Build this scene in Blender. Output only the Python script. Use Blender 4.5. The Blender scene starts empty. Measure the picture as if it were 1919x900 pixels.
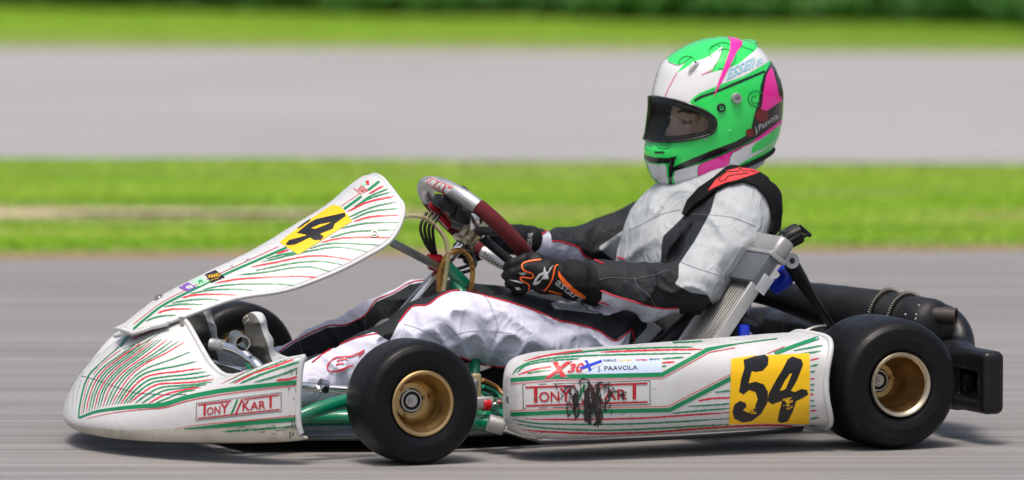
import bpy, bmesh, math, random
import numpy as np
from mathutils import Vector, Matrix
from mathutils.bvhtree import BVHTree
from mathutils.geometry import tessellate_polygon

random.seed(7); np.random.seed(7)
scene = bpy.context.scene
COL = scene.collection
RAD = math.radians

# ------------------------------------------------------------------ camera
CAM_F, CAM_H, CAM_D, CAM_PITCH = 13009.0, 1.481, 15.0, 0.07108   # focal length in photo pixels, eye height, distance
KART_YAW, KART_X, KART_Y = 0.39172, 0.5550, 0.2005
cam_data = bpy.data.cameras.new('camera')
cam = bpy.data.objects.new('camera', cam_data); COL.objects.link(cam)
cam.location = (0, -CAM_D, CAM_H)
cam.rotation_euler = (math.pi/2 - CAM_PITCH, 0, 0)
cam_data.sensor_width = 36.0
cam_data.lens = CAM_F/1919*36.0
cam_data.clip_end = 2000
cam_data.dof.use_dof = True
cam_data.dof.focus_distance = 14.65
cam_data.dof.aperture_fstop = 3.0
scene.camera = cam

# ------------------------------------------------------------------ sky, sun, exposure
world = bpy.data.worlds.new('World'); scene.world = world
world.use_nodes = True
wn = world.node_tree.nodes; wl = world.node_tree.links
sky = wn.new('ShaderNodeTexSky'); sky.sky_type = 'NISHITA'; sky.sun_disc = False
SUN_ELEV, SUN_AZ = RAD(72), RAD(196)        # azimuth clockwise from +Y (the way the camera looks)
sky.sun_elevation = SUN_ELEV; sky.sun_rotation = SUN_AZ
sky.air_density = 1.0; sky.dust_density = 6.0; sky.ozone_density = 0.6
bg = wn['Background']; bg.inputs['Strength'].default_value = 0.092
wl.new(sky.outputs['Color'], bg.inputs['Color'])
sd = bpy.data.lights.new('sun', 'SUN'); sd.energy = 1.5; sd.angle = RAD(16); sd.color = (1, .965, .91)
sun = bpy.data.objects.new('sun', sd); COL.objects.link(sun)
sdir = Vector((math.sin(SUN_AZ)*math.cos(SUN_ELEV), math.cos(SUN_AZ)*math.cos(SUN_ELEV), math.sin(SUN_ELEV)))
sun.rotation_euler = sdir.to_track_quat('Z', 'Y').to_euler()
sun.location = (0, -5, 12)
scene.view_settings.view_transform = 'Standard'
scene.view_settings.look = 'None'
scene.view_settings.exposure = 0.62
scene.view_settings.gamma = 1.0
scene.cycles.max_bounces = 7; scene.cycles.diffuse_bounces = 3; scene.cycles.glossy_bounces = 4

# ------------------------------------------------------------------ measuring: photo pixel -> place
_cp, _sp = math.cos(CAM_PITCH), math.sin(CAM_PITCH)
_c, _s = math.cos(KART_YAW), math.sin(KART_YAW)
def _ray_world(u, v):
    a = (u-959.5)/CAM_F; b = -(v-450)/CAM_F
    return np.array([a, _cp + b*_sp, -_sp + b*_cp])
def to_kart(w, point=True):
    x, y, z = w
    if point: x -= KART_X; y -= KART_Y
    return np.array([-_c*x - _s*y, _s*x - _c*y, z])
CAMK = to_kart((0, -CAM_D, CAM_H))
def rayk(u, v): return to_kart(_ray_world(u, v), False)
def P(u, v, y):                       # pixel on the plane 'metres to the driver's left'
    d = rayk(u, v); t = (y-CAMK[1])/d[1]; return CAMK + d*t
def PX(u, v, x):                      # pixel on the plane 'metres ahead of the rear axle'
    d = rayk(u, v); t = (x-CAMK[0])/d[0]; return CAMK + d*t
def G(u, v, z=0.0):                   # pixel on the ground, world coordinates
    d = _ray_world(u, v); t = (z-CAM_H)/d[2]; return np.array([d[0]*t, -CAM_D+d[1]*t, z])
def project(pts):                     # kart points -> pixels
    p = np.asarray(pts, float).reshape(-1, 3)
    wx = KART_X - _c*p[:, 0] + _s*p[:, 1]; wy = KART_Y - _s*p[:, 0] - _c*p[:, 1]
    dy = wy + CAM_D; dz = p[:, 2]-CAM_H
    dep = dy*_cp - dz*_sp; up = dy*_sp + dz*_cp
    return np.stack([959.5 + CAM_F*wx/dep, 450 - CAM_F*up/dep], 1)
def zoomf(x0, y0, s):
    return lambda pts: [(x0+s*a, y0+s*b) for a, b in pts]
HZ = zoomf(1180, 50, .35556); NZ = zoomf(100, 300, .6222); PZ = zoomf(250, 310, .38889)
SZ = zoomf(920, 600, .34393); WZ = zoomf(740, 310, .32222); TZ = zoomf(1080, 290, .41111); LZ = zoomf(480, 520, .4)
FZ = zoomf(320, 540, .2)

# ------------------------------------------------------------------ materials
def S(r, g, b):
    f = lambda c: (c/255/12.92) if c/255 <= .04045 else ((c/255+.055)/1.055)**2.4
    return (f(r), f(g), f(b))
class NT:
    def __init__(s, name):
        s.m = bpy.data.materials.new(name); s.m.use_nodes = True
        s.n = s.m.node_tree.nodes; s.l = s.m.node_tree.links; s.b = s.n['Principled BSDF']
    def new(s, t, **kw):
        n = s.n.new(t)
        for k, v in kw.items():
            if hasattr(n, k): setattr(n, k, v)
            else: n.inputs[k].default_value = v
        return n
    def link(s, a, b): s.l.new(a, b)
    def coord(s, scale=(1, 1, 1), rot=(0, 0, 0)):
        t = s.new('ShaderNodeTexCoord'); m = s.new('ShaderNodeMapping')
        m.inputs['Scale'].default_value = scale; m.inputs['Rotation'].default_value = rot
        s.link(t.outputs['Object'], m.inputs['Vector']); return m.outputs['Vector']
    def noise(s, scale, detail=4, rough=.55, vec=None, dist=0.0):
        n = s.new('ShaderNodeTexNoise'); n.inputs['Scale'].default_value = scale
        n.inputs['Detail'].default_value = detail; n.inputs['Roughness'].default_value = rough
        n.inputs['Distortion'].default_value = dist
        s.link(vec if vec is not None else s.coord(), n.inputs['Vector']); return n.outputs['Fac']
    def ramp(s, fac, stops):
        r = s.new('ShaderNodeValToRGB'); e = r.color_ramp.elements
        while len(e) < len(stops): e.new(.5)
        for k, (p, c) in enumerate(stops):
            e[k].position = p; e[k].color = (*c, 1) if len(c) == 3 else c
        s.link(fac, r.inputs['Fac']); return r.outputs['Color']
    def rng(s, fac, a, b, c, d):
        m = s.new('ShaderNodeMapRange'); m.clamp = True
        for i, v in enumerate((a, b, c, d)): m.inputs[i+1].default_value = v
        s.link(fac, m.inputs[0]); return m.outputs[0]
    def mix(s, fac, a, b, mode='MIX'):
        m = s.new('ShaderNodeMix'); m.data_type = 'RGBA'; m.blend_type = mode
        def put(i, v):
            if hasattr(v, 'is_output') or hasattr(v, 'links'): s.link(v, m.inputs[i])
            elif isinstance(v, (int, float)): m.inputs[i].default_value = v
            else: m.inputs[i].default_value = (*v, 1)
        put(0, fac); put(6, a); put(7, b); return m.outputs[2]
    def math(s, op, a, b=None):
        m = s.new('ShaderNodeMath'); m.operation = op
        for i, v in enumerate((a, b)):
            if v is None: continue
            if isinstance(v, (int, float)): m.inputs[i].default_value = v
            else: s.link(v, m.inputs[i])
        return m.outputs[0]
    def bump(s, h, strength=.3, dist=.002, prev=None):
        b = s.new('ShaderNodeBump'); b.inputs['Strength'].default_value = strength; b.inputs['Distance'].default_value = dist
        s.link(h, b.inputs['Height'])
        if prev is not None: s.link(prev, b.inputs['Normal'])
        return b.outputs['Normal']
    def attr(s, name):
        a = s.new('ShaderNodeAttribute'); a.attribute_name = name; return a.outputs['Fac']
    def set(s, **kw):
        for k, v in kw.items():
            k = k.replace('_', ' ')
            if hasattr(v, 'links'): s.link(v, s.b.inputs[k])
            elif isinstance(v, tuple) and len(v) == 3: s.b.inputs[k].default_value = (*v, 1)
            else: s.b.inputs[k].default_value = v
        return s.m
def mat(name, col, rough=.5, metal=0.0, var=.12, vscale=18, bump=0.0, bscale=120, coat=0.0, dirt=0.0, dirtcol=(.09, .075, .055), **kw):
    t = NT(name)
    n = t.noise(vscale, 5, .6)
    dark = tuple(c*(1-var) for c in col); lite = tuple(min(1, c*(1+var)) for c in col)
    c = t.mix(n, dark, lite)
    if dirt:
        d = t.rng(t.noise(6, 5, .6, None, .8), .48, .82, 0, dirt)
        c = t.mix(d, c, dirtcol)
        d2 = t.rng(t.noise(130, 3, .6), .66, .74, 0, dirt*.7)
        c = t.mix(d2, c, dirtcol)
    r = t.rng(t.noise(vscale*2.3, 3), .3, .7, max(0, rough-.07), min(1, rough+.09))
    t.set(Base_Color=c, Roughness=r, Metallic=metal, Coat_Weight=coat, Coat_Roughness=.08)
    if bump: t.set(Normal=t.bump(t.noise(bscale, 4), bump, .001))
    for k, v in kw.items(): t.b.inputs[k.replace('_', ' ')].default_value = v
    return t.m

M = {}
M['white'] = mat('white_plastic', (.63, .63, .625), .30, var=.02, dirt=.16, bump=.06, bscale=14)
M['white_edge'] = mat('white_edge', (.62, .63, .63), .38, var=.05, dirt=.35)
M['red'] = mat('red_print', S(205, 30, 42), .38, var=.05)
M['logo_red'] = mat('logo_red', S(178, 26, 40), .38, var=.05)
M['green'] = mat('green_print', S(8, 128, 78), .36, var=.05)
M['yellow'] = mat('yellow_sticker', S(250, 196, 12), .35, var=.03)
M['ink'] = mat('black_ink', (.012, .012, .013), .3, var=.1)
M['rubber'] = mat('tyre_rubber', (.0055, .0055, .0062), .40, var=.3, bump=.15, bscale=260, dirt=.32, dirtcol=(.034, .033, .032), Specular_IOR_Level=.22)
M['gold'] = mat('gold_anodised', (.53, .375, .175), .36, 1.0, var=.06)
M['silver_lip'] = mat('polished_lip', (.56, .49, .36), .42, 1.0, var=.05)
M['steel'] = mat('steel', (.55, .55, .55), .3, 1.0, var=.1)
M['chrome'] = mat('chrome', (.80, .80, .80), .13, 1.0, var=.04)
M['alu'] = mat('cast_aluminium', (.46, .455, .44), .5, .75, var=.1, bump=.2, bscale=90)
M['frame'] = mat('green_frame', S(6, 118, 84), .25, var=.05, coat=.5)
M['black_plastic'] = mat('black_plastic', (.007, .007, .008), .38, var=.2, bump=.08, bscale=180, dirt=.10, Specular_IOR_Level=.38)
M['black_matte'] = mat('black_heat_paint', (.010, .010, .012), .48, var=.25, dirt=.22, dirtcol=(.07, .068, .066), bump=.1, bscale=200, Specular_IOR_Level=.35)
M['carbon'] = mat('dark_seat_shell', (.016, .016, .016), .5, var=.3, dirt=.35, dirtcol=(.12, .12, .11))
M['redmetal'] = mat('red_anodised', (.42, .01, .02), .3, .6, var=.05)
M['blue'] = mat('blue_plastic', S(18, 50, 190), .35, var=.05)

# ------------------------------------------------------------------ mesh helpers
def link_obj(name, me, parent=None):
    o = bpy.data.objects.new(name, me); COL.objects.link(o)
    if parent is not None: o.parent = parent
    return o
def mesh(name, verts, faces, m, parent=None, smooth=True, auto=None):
    me = bpy.data.meshes.new(name)
    me.from_pydata([tuple(v) for v in verts], [], [tuple(f) for f in faces]); me.update()
    ms = m if isinstance(m, list) else [m]
    for x in ms: me.materials.append(x)
    if smooth: me.shade_smooth()
    if auto is not None:
        me.set_sharp_from_angle(angle=RAD(auto))
    return link_obj(name, me, parent)
def empty(name, parent=None):
    o = bpy.data.objects.new(name, None); COL.objects.link(o)
    o.empty_display_size = .1
    if parent is not None: o.parent = parent
    return o
def tag(o, label=None, cat=None, group=None, kind=None):
    if label: o['label'] = label
    if cat: o['category'] = cat
    if group: o['group'] = group
    if kind: o['kind'] = kind
    return o
def crom(pts, n, closed=False):
    p = np.asarray(pts, float); m = len(p)
    if m < 3 and not closed:
        t = np.linspace(0, 1, n)[:, None]; return p[0]*(1-t)+p[-1]*t
    out = []
    segs = m if closed else m-1
    ts = np.linspace(0, segs, n, endpoint=not closed)
    for t in ts:
        i = min(int(t), segs-1); f = t-i
        g = (lambda k: p[k % m]) if closed else (lambda k: p[min(max(k, 0), m-1)] if 0 <= k < m else (2*p[0]-p[1] if k < 0 else 2*p[-1]-p[-2]))
        a, b, c, d = g(i-1), g(i), g(i+1), g(i+2)
        out.append(.5*((2*b)+(-a+c)*f+(2*a-5*b+4*c-d)*f*f+(-a+3*b-3*c+d)*f**3))
    return np.array(out)
def frames(path):
    path = np.asarray(path, float); n = len(path)
    tg = np.gradient(path, axis=0); tg /= np.linalg.norm(tg, axis=1)[:, None]+1e-12
    up = np.array([0, 0, 1.0])
    if abs(tg[0] @ up) > .9: up = np.array([0, 1.0, 0])
    a = np.cross(tg[0], up); a /= np.linalg.norm(a)
    A = []; B = []
    for i in range(n):
        a = a - tg[i]*(a @ tg[i]); a /= np.linalg.norm(a)+1e-12
        A.append(a.copy()); B.append(np.cross(tg[i], a))
    return tg, np.array(A), np.array(B)
def tube_geo(pts, r, n=24, seg=12, closed=False, smooth=True, sx=1.0):
    pts = np.asarray(pts, float)
    path = crom(pts, n, closed) if smooth else pts
    n = len(path)
    rr = np.full(n, r) if np.isscalar(r) else np.interp(np.linspace(0, 1, n), np.linspace(0, 1, len(r)), r)
    if closed:
        ext = np.vstack([path[-1:], path, path[:1]]); tg, A, B = frames(ext); A = A[1:-1]; B = B[1:-1]
    else: tg, A, B = frames(path)
    V = []; F = []
    for i in range(n):
        for k in range(seg):
            th = 2*math.pi*k/seg
            V.append(path[i]+rr[i]*(math.cos(th)*A[i]*sx+math.sin(th)*B[i]))
    for i in range(n if closed else n-1):
        j = (i+1) % n
        for k in range(seg):
            l = (k+1) % seg
            F.append((i*seg+k, i*seg+l, j*seg+l, j*seg+k))
    if not closed:
        F.append(tuple(range(seg-1, -1, -1))); F.append(tuple((n-1)*seg+k for k in range(seg)))
    return V, F
def tube(name, pts, r, m, parent, n=24, seg=12, closed=False, smooth=True, sx=1.0):
    V, F = tube_geo(pts, r, n, seg, closed, smooth, sx)
    return mesh(name, V, F, m, parent, auto=50)
def lathe_geo(profile, origin, axis, seg=64, closed_profile=False):
    axis = np.asarray(axis, float); axis /= np.linalg.norm(axis)
    t = np.array([1.0, 0, 0]) if abs(axis[0]) < .8 else np.array([0, 0, 1.0])
    a = np.cross(axis, t); a /= np.linalg.norm(a); b = np.cross(axis, a)
    o = np.asarray(origin, float); V = []; F = []; m = len(profile)
    for k in range(seg):
        th = 2*math.pi*k/seg; d = math.cos(th)*a+math.sin(th)*b
        for r, h in profile: V.append(o+d*max(r, .0004)+axis*h)
    for k in range(seg):
        l = (k+1) % seg
        for i in range(m if closed_profile else m-1):
            j = (i+1) % m
            F.append((k*m+i, k*m+j, l*m+j, l*m+i))
    return V, F
def lathe(name, profile, origin, axis, m, parent, seg=64, closed_profile=False, auto=35):
    V, F = lathe_geo(profile, origin, axis, seg, closed_profile)
    return mesh(name, V, F, m, parent, auto=auto)
def merge(*geos):
    V = []; F = []
    for v, f in geos:
        o = len(V); V += list(v); F += [tuple(i+o for i in q) for q in f]
    return V, F
def obox(o, X, Y, Z):                # box from corner o and three edge vectors
    o, X, Y, Z = [np.asarray(a, float) for a in (o, X, Y, Z)]
    V = [o, o+X, o+X+Y, o+Y, o+Z, o+X+Z, o+X+Y+Z, o+Y+Z]
    F = [(0, 3, 2, 1), (4, 5, 6, 7), (0, 1, 5, 4), (1, 2, 6, 5), (2, 3, 7, 6), (3, 0, 4, 7)]
    if np.cross(X, Y) @ Z < 0: F = [tuple(reversed(f)) for f in F]
    return V, F
def bevel(o, w=.003, seg=2, angle=35):
    b = o.modifiers.new('bevel', 'BEVEL'); b.width = w; b.segments = seg; b.limit_method = 'ANGLE'; b.angle_limit = RAD(angle)
    return o
def solidify(o, t, offset=-1):
    s = o.modifiers.new('solid', 'SOLIDIFY'); s.thickness = t; s.offset = offset; return o
def grid_geo(R, closed_u=False):      # R: (rows, cols, 3)
    R = np.asarray(R); nr, nc = R.shape[:2]; V = R.reshape(-1, 3); F = []
    for i in range(nr-1):
        for j in range(nc if closed_u else nc-1):
            k = (j+1) % nc
            F.append((i*nc+j, i*nc+k, (i+1)*nc+k, (i+1)*nc+j))
    return V, F
def orient(V, F, away):               # make faces look away from a point
    V = np.asarray(V); f = F[len(F)//2]
    n = np.cross(V[f[1]]-V[f[0]], V[f[2]]-V[f[0]])
    c = np.mean([V[i] for i in f], 0)
    if n @ (c-np.asarray(away)) < 0: F = [tuple(reversed(q)) for q in F]
    return list(V), F

# ------------------------------------------------------------------ signed-distance modelling
def rcone(X, Y, Z, a, b, r1, r2, sy=1.0):
    a = np.asarray(a, float); b = np.asarray(b, float)
    ax = np.array([a[0], a[1]/sy, a[2]]); bx = np.array([b[0], b[1]/sy, b[2]])
    d = bx-ax; L2 = d @ d+1e-12
    px = X-ax[0]; py = Y/sy-ax[1]; pz = Z-ax[2]
    t = np.clip((px*d[0]+py*d[1]+pz*d[2])/L2, 0, 1)
    return np.sqrt((px-t*d[0])**2+(py-t*d[1])**2+(pz-t*d[2])**2)-(r1+(r2-r1)*t)
class SDF:
    def __init__(s, lo, hi, vox):
        s.lo = np.asarray(lo, float); s.vox = vox
        s.n = np.ceil((np.asarray(hi, float)-s.lo)/vox).astype(int)+1
        s.d = np.full(s.n, 1.0, np.float32)
    def sub(s, lo, hi):
        i0 = np.maximum(((np.asarray(lo)-s.lo)/s.vox).astype(int)-1, 0)
        i1 = np.minimum(((np.asarray(hi)-s.lo)/s.vox).astype(int)+2, s.n)
        sl = tuple(slice(a, b) for a, b in zip(i0, i1))
        ax = [s.lo[k]+s.vox*np.arange(i0[k], i1[k]) for k in range(3)]
        return sl, ax[0][:, None, None], ax[1][None, :, None], ax[2][None, None, :]
    def op(s, f, lo, hi, k=.02, mode='add'):
        sl, X, Y, Z = s.sub(lo, hi); q = f(X, Y, Z); d = s.d[sl]
        if mode == 'add':
            h = np.clip(.5+.5*(d-q)/k, 0, 1); s.d[sl] = d*(1-h)+q*h-k*h*(1-h)
        elif mode == 'cut':
            h = np.clip(.5-.5*(d+q)/k, 0, 1); s.d[sl] = d*(1-h)-q*h+k*h*(1-h)
        elif mode == 'disp': s.d[sl] = d+q
    def cone(s, a, b, r1, r2=None, k=.02, sy=1.0, mode='add'):
        r2 = r1 if r2 is None else r2; a = np.asarray(a, float); b = np.asarray(b, float)
        m = (max(r1, r2)*max(1, sy)+k*2+.012)
        s.op(lambda X, Y, Z: rcone(X, Y, Z, a, b, r1, r2, sy), np.minimum(a, b)-m, np.maximum(a, b)+m, k, mode)
    def ell(s, c, R, k=.02, rot=None, mode='add'):
        c = np.asarray(c, float); R = np.asarray(R, float); m = R.max()+2*k+.012
        Mr = np.eye(3) if rot is None else np.asarray(rot)
        def f(X, Y, Z):
            x, y, z = X-c[0], Y-c[1], Z-c[2]
            p = [Mr[i][0]*x+Mr[i][1]*y+Mr[i][2]*z for i in range(3)]
            k0 = np.sqrt(sum((p[i]/R[i])**2 for i in range(3))); k1 = np.sqrt(sum((p[i]/R[i]**2)**2 for i in range(3)))
            return k0*(k0-1)/(k1+1e-9)
        s.op(f, c-m, c+m, k, mode)
    def box(s, c, H, r=.01, k=.01, rot=None, mode='add'):
        c = np.asarray(c, float); H = np.asarray(H, float); m = np.linalg.norm(H)+2*k+.012
        Mr = np.eye(3) if rot is None else np.asarray(rot)
        def f(X, Y, Z):
            x, y, z = X-c[0], Y-c[1], Z-c[2]
            p = [np.abs(Mr[i][0]*x+Mr[i][1]*y+Mr[i][2]*z)-(H[i]-r) for i in range(3)]
            o = np.sqrt(sum(np.maximum(q, 0)**2 for q in p)); ins = np.minimum(np.maximum(np.maximum(p[0], p[1]), p[2]), 0)
            return o+ins-r
        s.op(f, c-m, c+m, k, mode)
    def nets(s):
        d = s.d; n = d.shape; neg = d < 0
        c = np.zeros((n[0]-1, n[1]-1, n[2]-1), np.int8)
        for i in (0, 1):
            for j in (0, 1):
                for k in (0, 1): c += neg[i:n[0]-1+i, j:n[1]-1+j, k:n[2]-1+k]
        act = (c > 0) & (c < 8); ids = np.full(act.shape, -1, np.int64); I = np.argwhere(act); ids[act] = np.arange(len(I))
        acc = np.zeros((len(I), 3)); cnt = np.zeros(len(I))
        cs = [(i, j, k) for i in (0, 1) for j in (0, 1) for k in (0, 1)]
        vals = {q: d[I[:, 0]+q[0], I[:, 1]+q[1], I[:, 2]+q[2]] for q in cs}
        for a in cs:
            for ax in range(3):
                if a[ax]: continue
                b = list(a); b[ax] = 1; b = tuple(b); va, vb = vals[a], vals[b]; m = (va < 0) != (vb < 0)
                t = np.where(m, va/np.where(va-vb == 0, 1, va-vb), 0)
                p = np.tile(np.array(a, float), (len(I), 1)); p[:, ax] = t
                acc[m] += p[m]; cnt[m] += 1
        V = s.lo+s.vox*(I+acc/np.maximum(cnt, 1)[:, None]); F = []
        for ax in range(3):
            b, cc = (ax+1) % 3, (ax+2) % 3
            sl0 = [slice(None)]*3; sl1 = [slice(None)]*3
            sl0[ax] = slice(0, n[ax]-1); sl1[ax] = slice(1, n[ax])
            e = neg[tuple(sl0)] != neg[tuple(sl1)]
            E = np.argwhere(e); E = E[(E[:, b] > 0) & (E[:, cc] > 0) & (E[:, b] < n[b]-1) & (E[:, cc] < n[cc]-1)]
            ins = neg[E[:, 0], E[:, 1], E[:, 2]]
            def idx(db, dc):
                Q = E.copy(); Q[:, b] -= db; Q[:, cc] -= dc; return ids[Q[:, 0], Q[:, 1], Q[:, 2]]
            q = np.stack([idx(1, 1), idx(0, 1), idx(0, 0), idx(1, 0)], 1)
            q[~ins] = q[~ins][:, ::-1]; F.append(q)
        return V, np.vstack(F)
def fast_mesh(name, V, F, m, parent=None, smooth=True):
    V = np.asarray(V, np.float32); F = np.asarray(F, np.int32); k = F.shape[1]
    me = bpy.data.meshes.new(name); me.vertices.add(len(V)); me.vertices.foreach_set('co', V.ravel())
    me.loops.add(F.size); me.loops.foreach_set('vertex_index', F.ravel())
    me.polygons.add(len(F)); me.polygons.foreach_set('loop_start', np.arange(len(F), dtype=np.int32)*k)
    me.polygons.foreach_set('loop_total', np.full(len(F), k, np.int32))
    for x in (m if isinstance(m, list) else [m]): me.materials.append(x)
    me.update(calc_edges=True); me.validate()
    if smooth: me.shade_smooth()
    return link_obj(name, me, parent)
def laplace(V, F, it=2, lam=.5):
    V = np.array(V, float); F = np.asarray(F); E = np.vstack([F[:, [i, (i+1) % F.shape[1]]] for i in range(F.shape[1])])
    E = np.vstack([E, E[:, ::-1]]); n = len(V); cnt = np.bincount(E[:, 0], minlength=n)[:, None]
    for _ in range(it):
        for l in (lam, -lam*1.03):
            A = np.stack([np.bincount(E[:, 0], V[E[:, 1], k], n) for k in range(3)], 1)
            V += l*(A/np.maximum(cnt, 1)-V)
    return V
_rl = np.random.RandomState(3).rand(32, 32, 32).astype(np.float32)
def vnoise(X, Y, Z, sc):
    def g(A, s): return np.asarray(A)*s+100.0
    x, y, z = np.broadcast_arrays(g(X, sc[0]), g(Y, sc[1]), g(Z, sc[2]))
    i, j, k = np.floor(x).astype(int), np.floor(y).astype(int), np.floor(z).astype(int)
    fx, fy, fz = x-i, y-j, z-k
    fx, fy, fz = [t*t*(3-2*t) for t in (fx, fy, fz)]
    o = 0
    for a in (0, 1):
        for b in (0, 1):
            for c in (0, 1):
                o = o+_rl[(i+a) % 32, (j+b) % 32, (k+c) % 32]*(fx if a else 1-fx)*(fy if b else 1-fy)*(fz if c else 1-fz)
    return o-.5

# ------------------------------------------------------------------ flat print laid onto curved surfaces
def bvh_of(*objs):
    V = []; F = []
    for o in objs:
        k = len(V); V += [tuple(v.co) for v in o.data.vertices]; F += [tuple(i+k for i in p.vertices) for p in o.data.polygons]
    return BVHTree.FromPolygons(V, F)
_cam_v = Vector(CAMK)
def lay(bvh, u, v, off):
    d = Vector(rayk(u, v)).normalized()
    h, n, i, t = bvh.ray_cast(_cam_v, d)
    if h is None: return None
    if n.dot(d) > 0: n = -n
    return h+n*off
def cut_grid(bm, step, lo, hi):
    for ax in (0, 1):
        no = Vector((1, 0, 0)) if ax == 0 else Vector((0, 1, 0)); k = math.floor(lo[ax]/step)*step+step*.37
        while k < hi[ax]:
            co = Vector((k, 0, 0)) if ax == 0 else Vector((0, k, 0))
            bmesh.ops.bisect_plane(bm, geom=bm.verts[:]+bm.edges[:]+bm.faces[:], plane_co=co, plane_no=no, dist=1e-5); k += step
def largest(V, F):
    par = list(range(len(V)))
    def find(a):
        while par[a] != a: par[a] = par[par[a]]; a = par[a]
        return a
    for f in F:
        for i in f[1:]: par[find(i)] = find(f[0])
    cnt = {}
    for f in F: cnt[find(f[0])] = cnt.get(find(f[0]), 0)+1
    if len(cnt) < 2: return V, F
    b = max(cnt, key=cnt.get); F = [f for f in F if find(f[0]) == b]; us = sorted({i for f in F for i in f}); re_ = {i: k for k, i in enumerate(us)}
    return [V[i] for i in us], [tuple(re_[i] for i in f) for f in F]
def decal(name, polys, bvh, m, parent, layer=1, step=8, off0=.0006, mirror=False, thick=0):
    bm = bmesh.new(); allp = []
    for poly in polys:
        if isinstance(poly, dict):                    # ready triangles
            vs = [bm.verts.new((a, b, 0)) for a, b in poly['v']]
            for f in poly['f']:
                try: bm.faces.new([vs[i] for i in f])
                except ValueError: pass
            allp += list(poly['v'])
        else:
            tri = tessellate_polygon([[Vector((a, b, 0)) for a, b in poly]])
            vs = [bm.verts.new((a, b, 0)) for a, b in poly]
            for f in tri:
                try: bm.faces.new([vs[i] for i in f])
                except ValueError: pass
            allp += list(poly)
    q = np.array(allp); lo, hi = q.min(0), q.max(0)
    if step and max(hi-lo) > step: cut_grid(bm, step, lo, hi)
    bm.verts.ensure_lookup_table(); bm.verts.index_update()
    V = {}; off = off0*layer
    for v in bm.verts:
        h = lay(bvh, v.co.x, v.co.y, off)
        if h is not None: V[v.index] = h
    for f in bm.faces:                                # edges that run off the surface stop at its outline
        vs = [v for v in f.verts if v.index in V and not isinstance(V[v.index], tuple)]
        if not vs or len(vs) == len(f.verts): continue
        for v in f.verts:
            if v.index in V: continue
            w = min(vs, key=lambda q: (q.co-v.co).length); a, b = w.co.copy(), v.co.copy()
            for _ in range(9):
                m_ = (a+b)/2
                if lay(bvh, m_.x, m_.y, off) is None: b = m_
                else: a = m_
            V[v.index] = (lay(bvh, a.x, a.y, off),)
    V = {k: (v[0] if isinstance(v, tuple) else v) for k, v in V.items()}
    used = {}; OV = []; OF = []
    for f in bm.faces:
        ids = [v.index for v in f.verts]
        if any(i not in V for i in ids): continue
        c = [V[i] for i in ids]; mx = max((c[a]-c[b]).length for a in range(len(c)) for b in range(a))
        pxs = max((f.verts[a].co-f.verts[b].co).length for a in range(len(ids)) for b in range(a))
        if mx > .012+pxs/880*5: continue
        nn = (c[1]-c[0]).cross(c[2]-c[0])
        if nn.dot(_cam_v-c[0]) < 0: ids = ids[::-1]
        for i in ids:
            if i not in used: used[i] = len(OV); OV.append(V[i])
        OF.append(tuple(used[i] for i in ids))
    bm.free()
    if not OF: return None
    if name in ('stripe', 'band', 'strap_patch', 'shoulder_strap'): OV, OF = largest(OV, OF)
    if mirror:
        k = len(OV); mm = [i for i, v in enumerate(OV)]
        MV = [Vector((v.x, -v.y, v.z)) for v in OV]
        def seen(p):
            d = p-_cam_v; h, n, i, t = bvh.ray_cast(_cam_v, d.normalized()); return h is not None and t > d.length-.02
        sn_ = [seen(p) for p in MV]
        MF = [tuple(reversed(f)) for f in OF if all(OV[i].y > .004 and not sn_[i] for i in f)]
        us = sorted({i for f in MF for i in f}); re_ = {i: q for q, i in enumerate(us)}
        if MF: mesh(name, [MV[i] for i in us], [tuple(re_[i] for i in f) for f in MF], m, parent, smooth=True)
    o = mesh(name, OV, OF, m, parent, smooth=True)
    if thick: solidify(o, thick, 1)
    return o
def ribbon(pts, w, jag=0.0, n=None, taper=False, seed=0):
    """brush stroke: a strip of quads along pixel points"""
    rs = np.random.RandomState(seed+int(abs(pts[0][0]*7+pts[0][1]*13)))
    L = sum(math.dist(pts[i], pts[i+1]) for i in range(len(pts)-1)); n = n or max(4, int(L/2.6 if jag else L/6))
    p = crom(pts, n); t = np.gradient(p, axis=0); t /= np.linalg.norm(t, axis=1)[:, None]+1e-9; nn = np.stack([-t[:, 1], t[:, 0]], 1)
    wa = np.full(n, w/2.); wb = np.full(n, w/2.)
    if taper: k = np.linspace(0, 1, n); s = np.clip(k*6+.3, 0, 1)*np.clip((1-k)*6+.45, 0, 1); wa *= s; wb *= s
    wa = wa+jag*(rs.rand(n)-.5); wb = wb+jag*(rs.rand(n)-.5)
    A = p+nn*wa[:, None]; B = p-nn*wb[:, None]
    V = [tuple(x) for x in A]+[tuple(x) for x in B]; F = [(i, i+1, n+i+1, n+i) for i in range(n-1)]
    return {'v': V, 'f': F}
def text_tris(s, bold=0.0, shear=0.0, space=1.0):
    c = bpy.data.curves.new('t', 'FONT'); c.body = s; c.size = 1; c.shear = shear; c.offset = bold; c.space_character = space; c.resolution_u = 3
    o = bpy.data.objects.new('t', c); COL.objects.link(o)
    dg = bpy.context.evaluated_depsgraph_get(); dg.update()
    me = bpy.data.meshes.new_from_object(o.evaluated_get(dg))
    V = [(v.co.x, v.co.y) for v in me.vertices]; F = [tuple(p.vertices) for p in me.polygons]
    bpy.data.objects.remove(o); bpy.data.curves.remove(c); bpy.data.meshes.remove(me)
    return V, F
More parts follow.
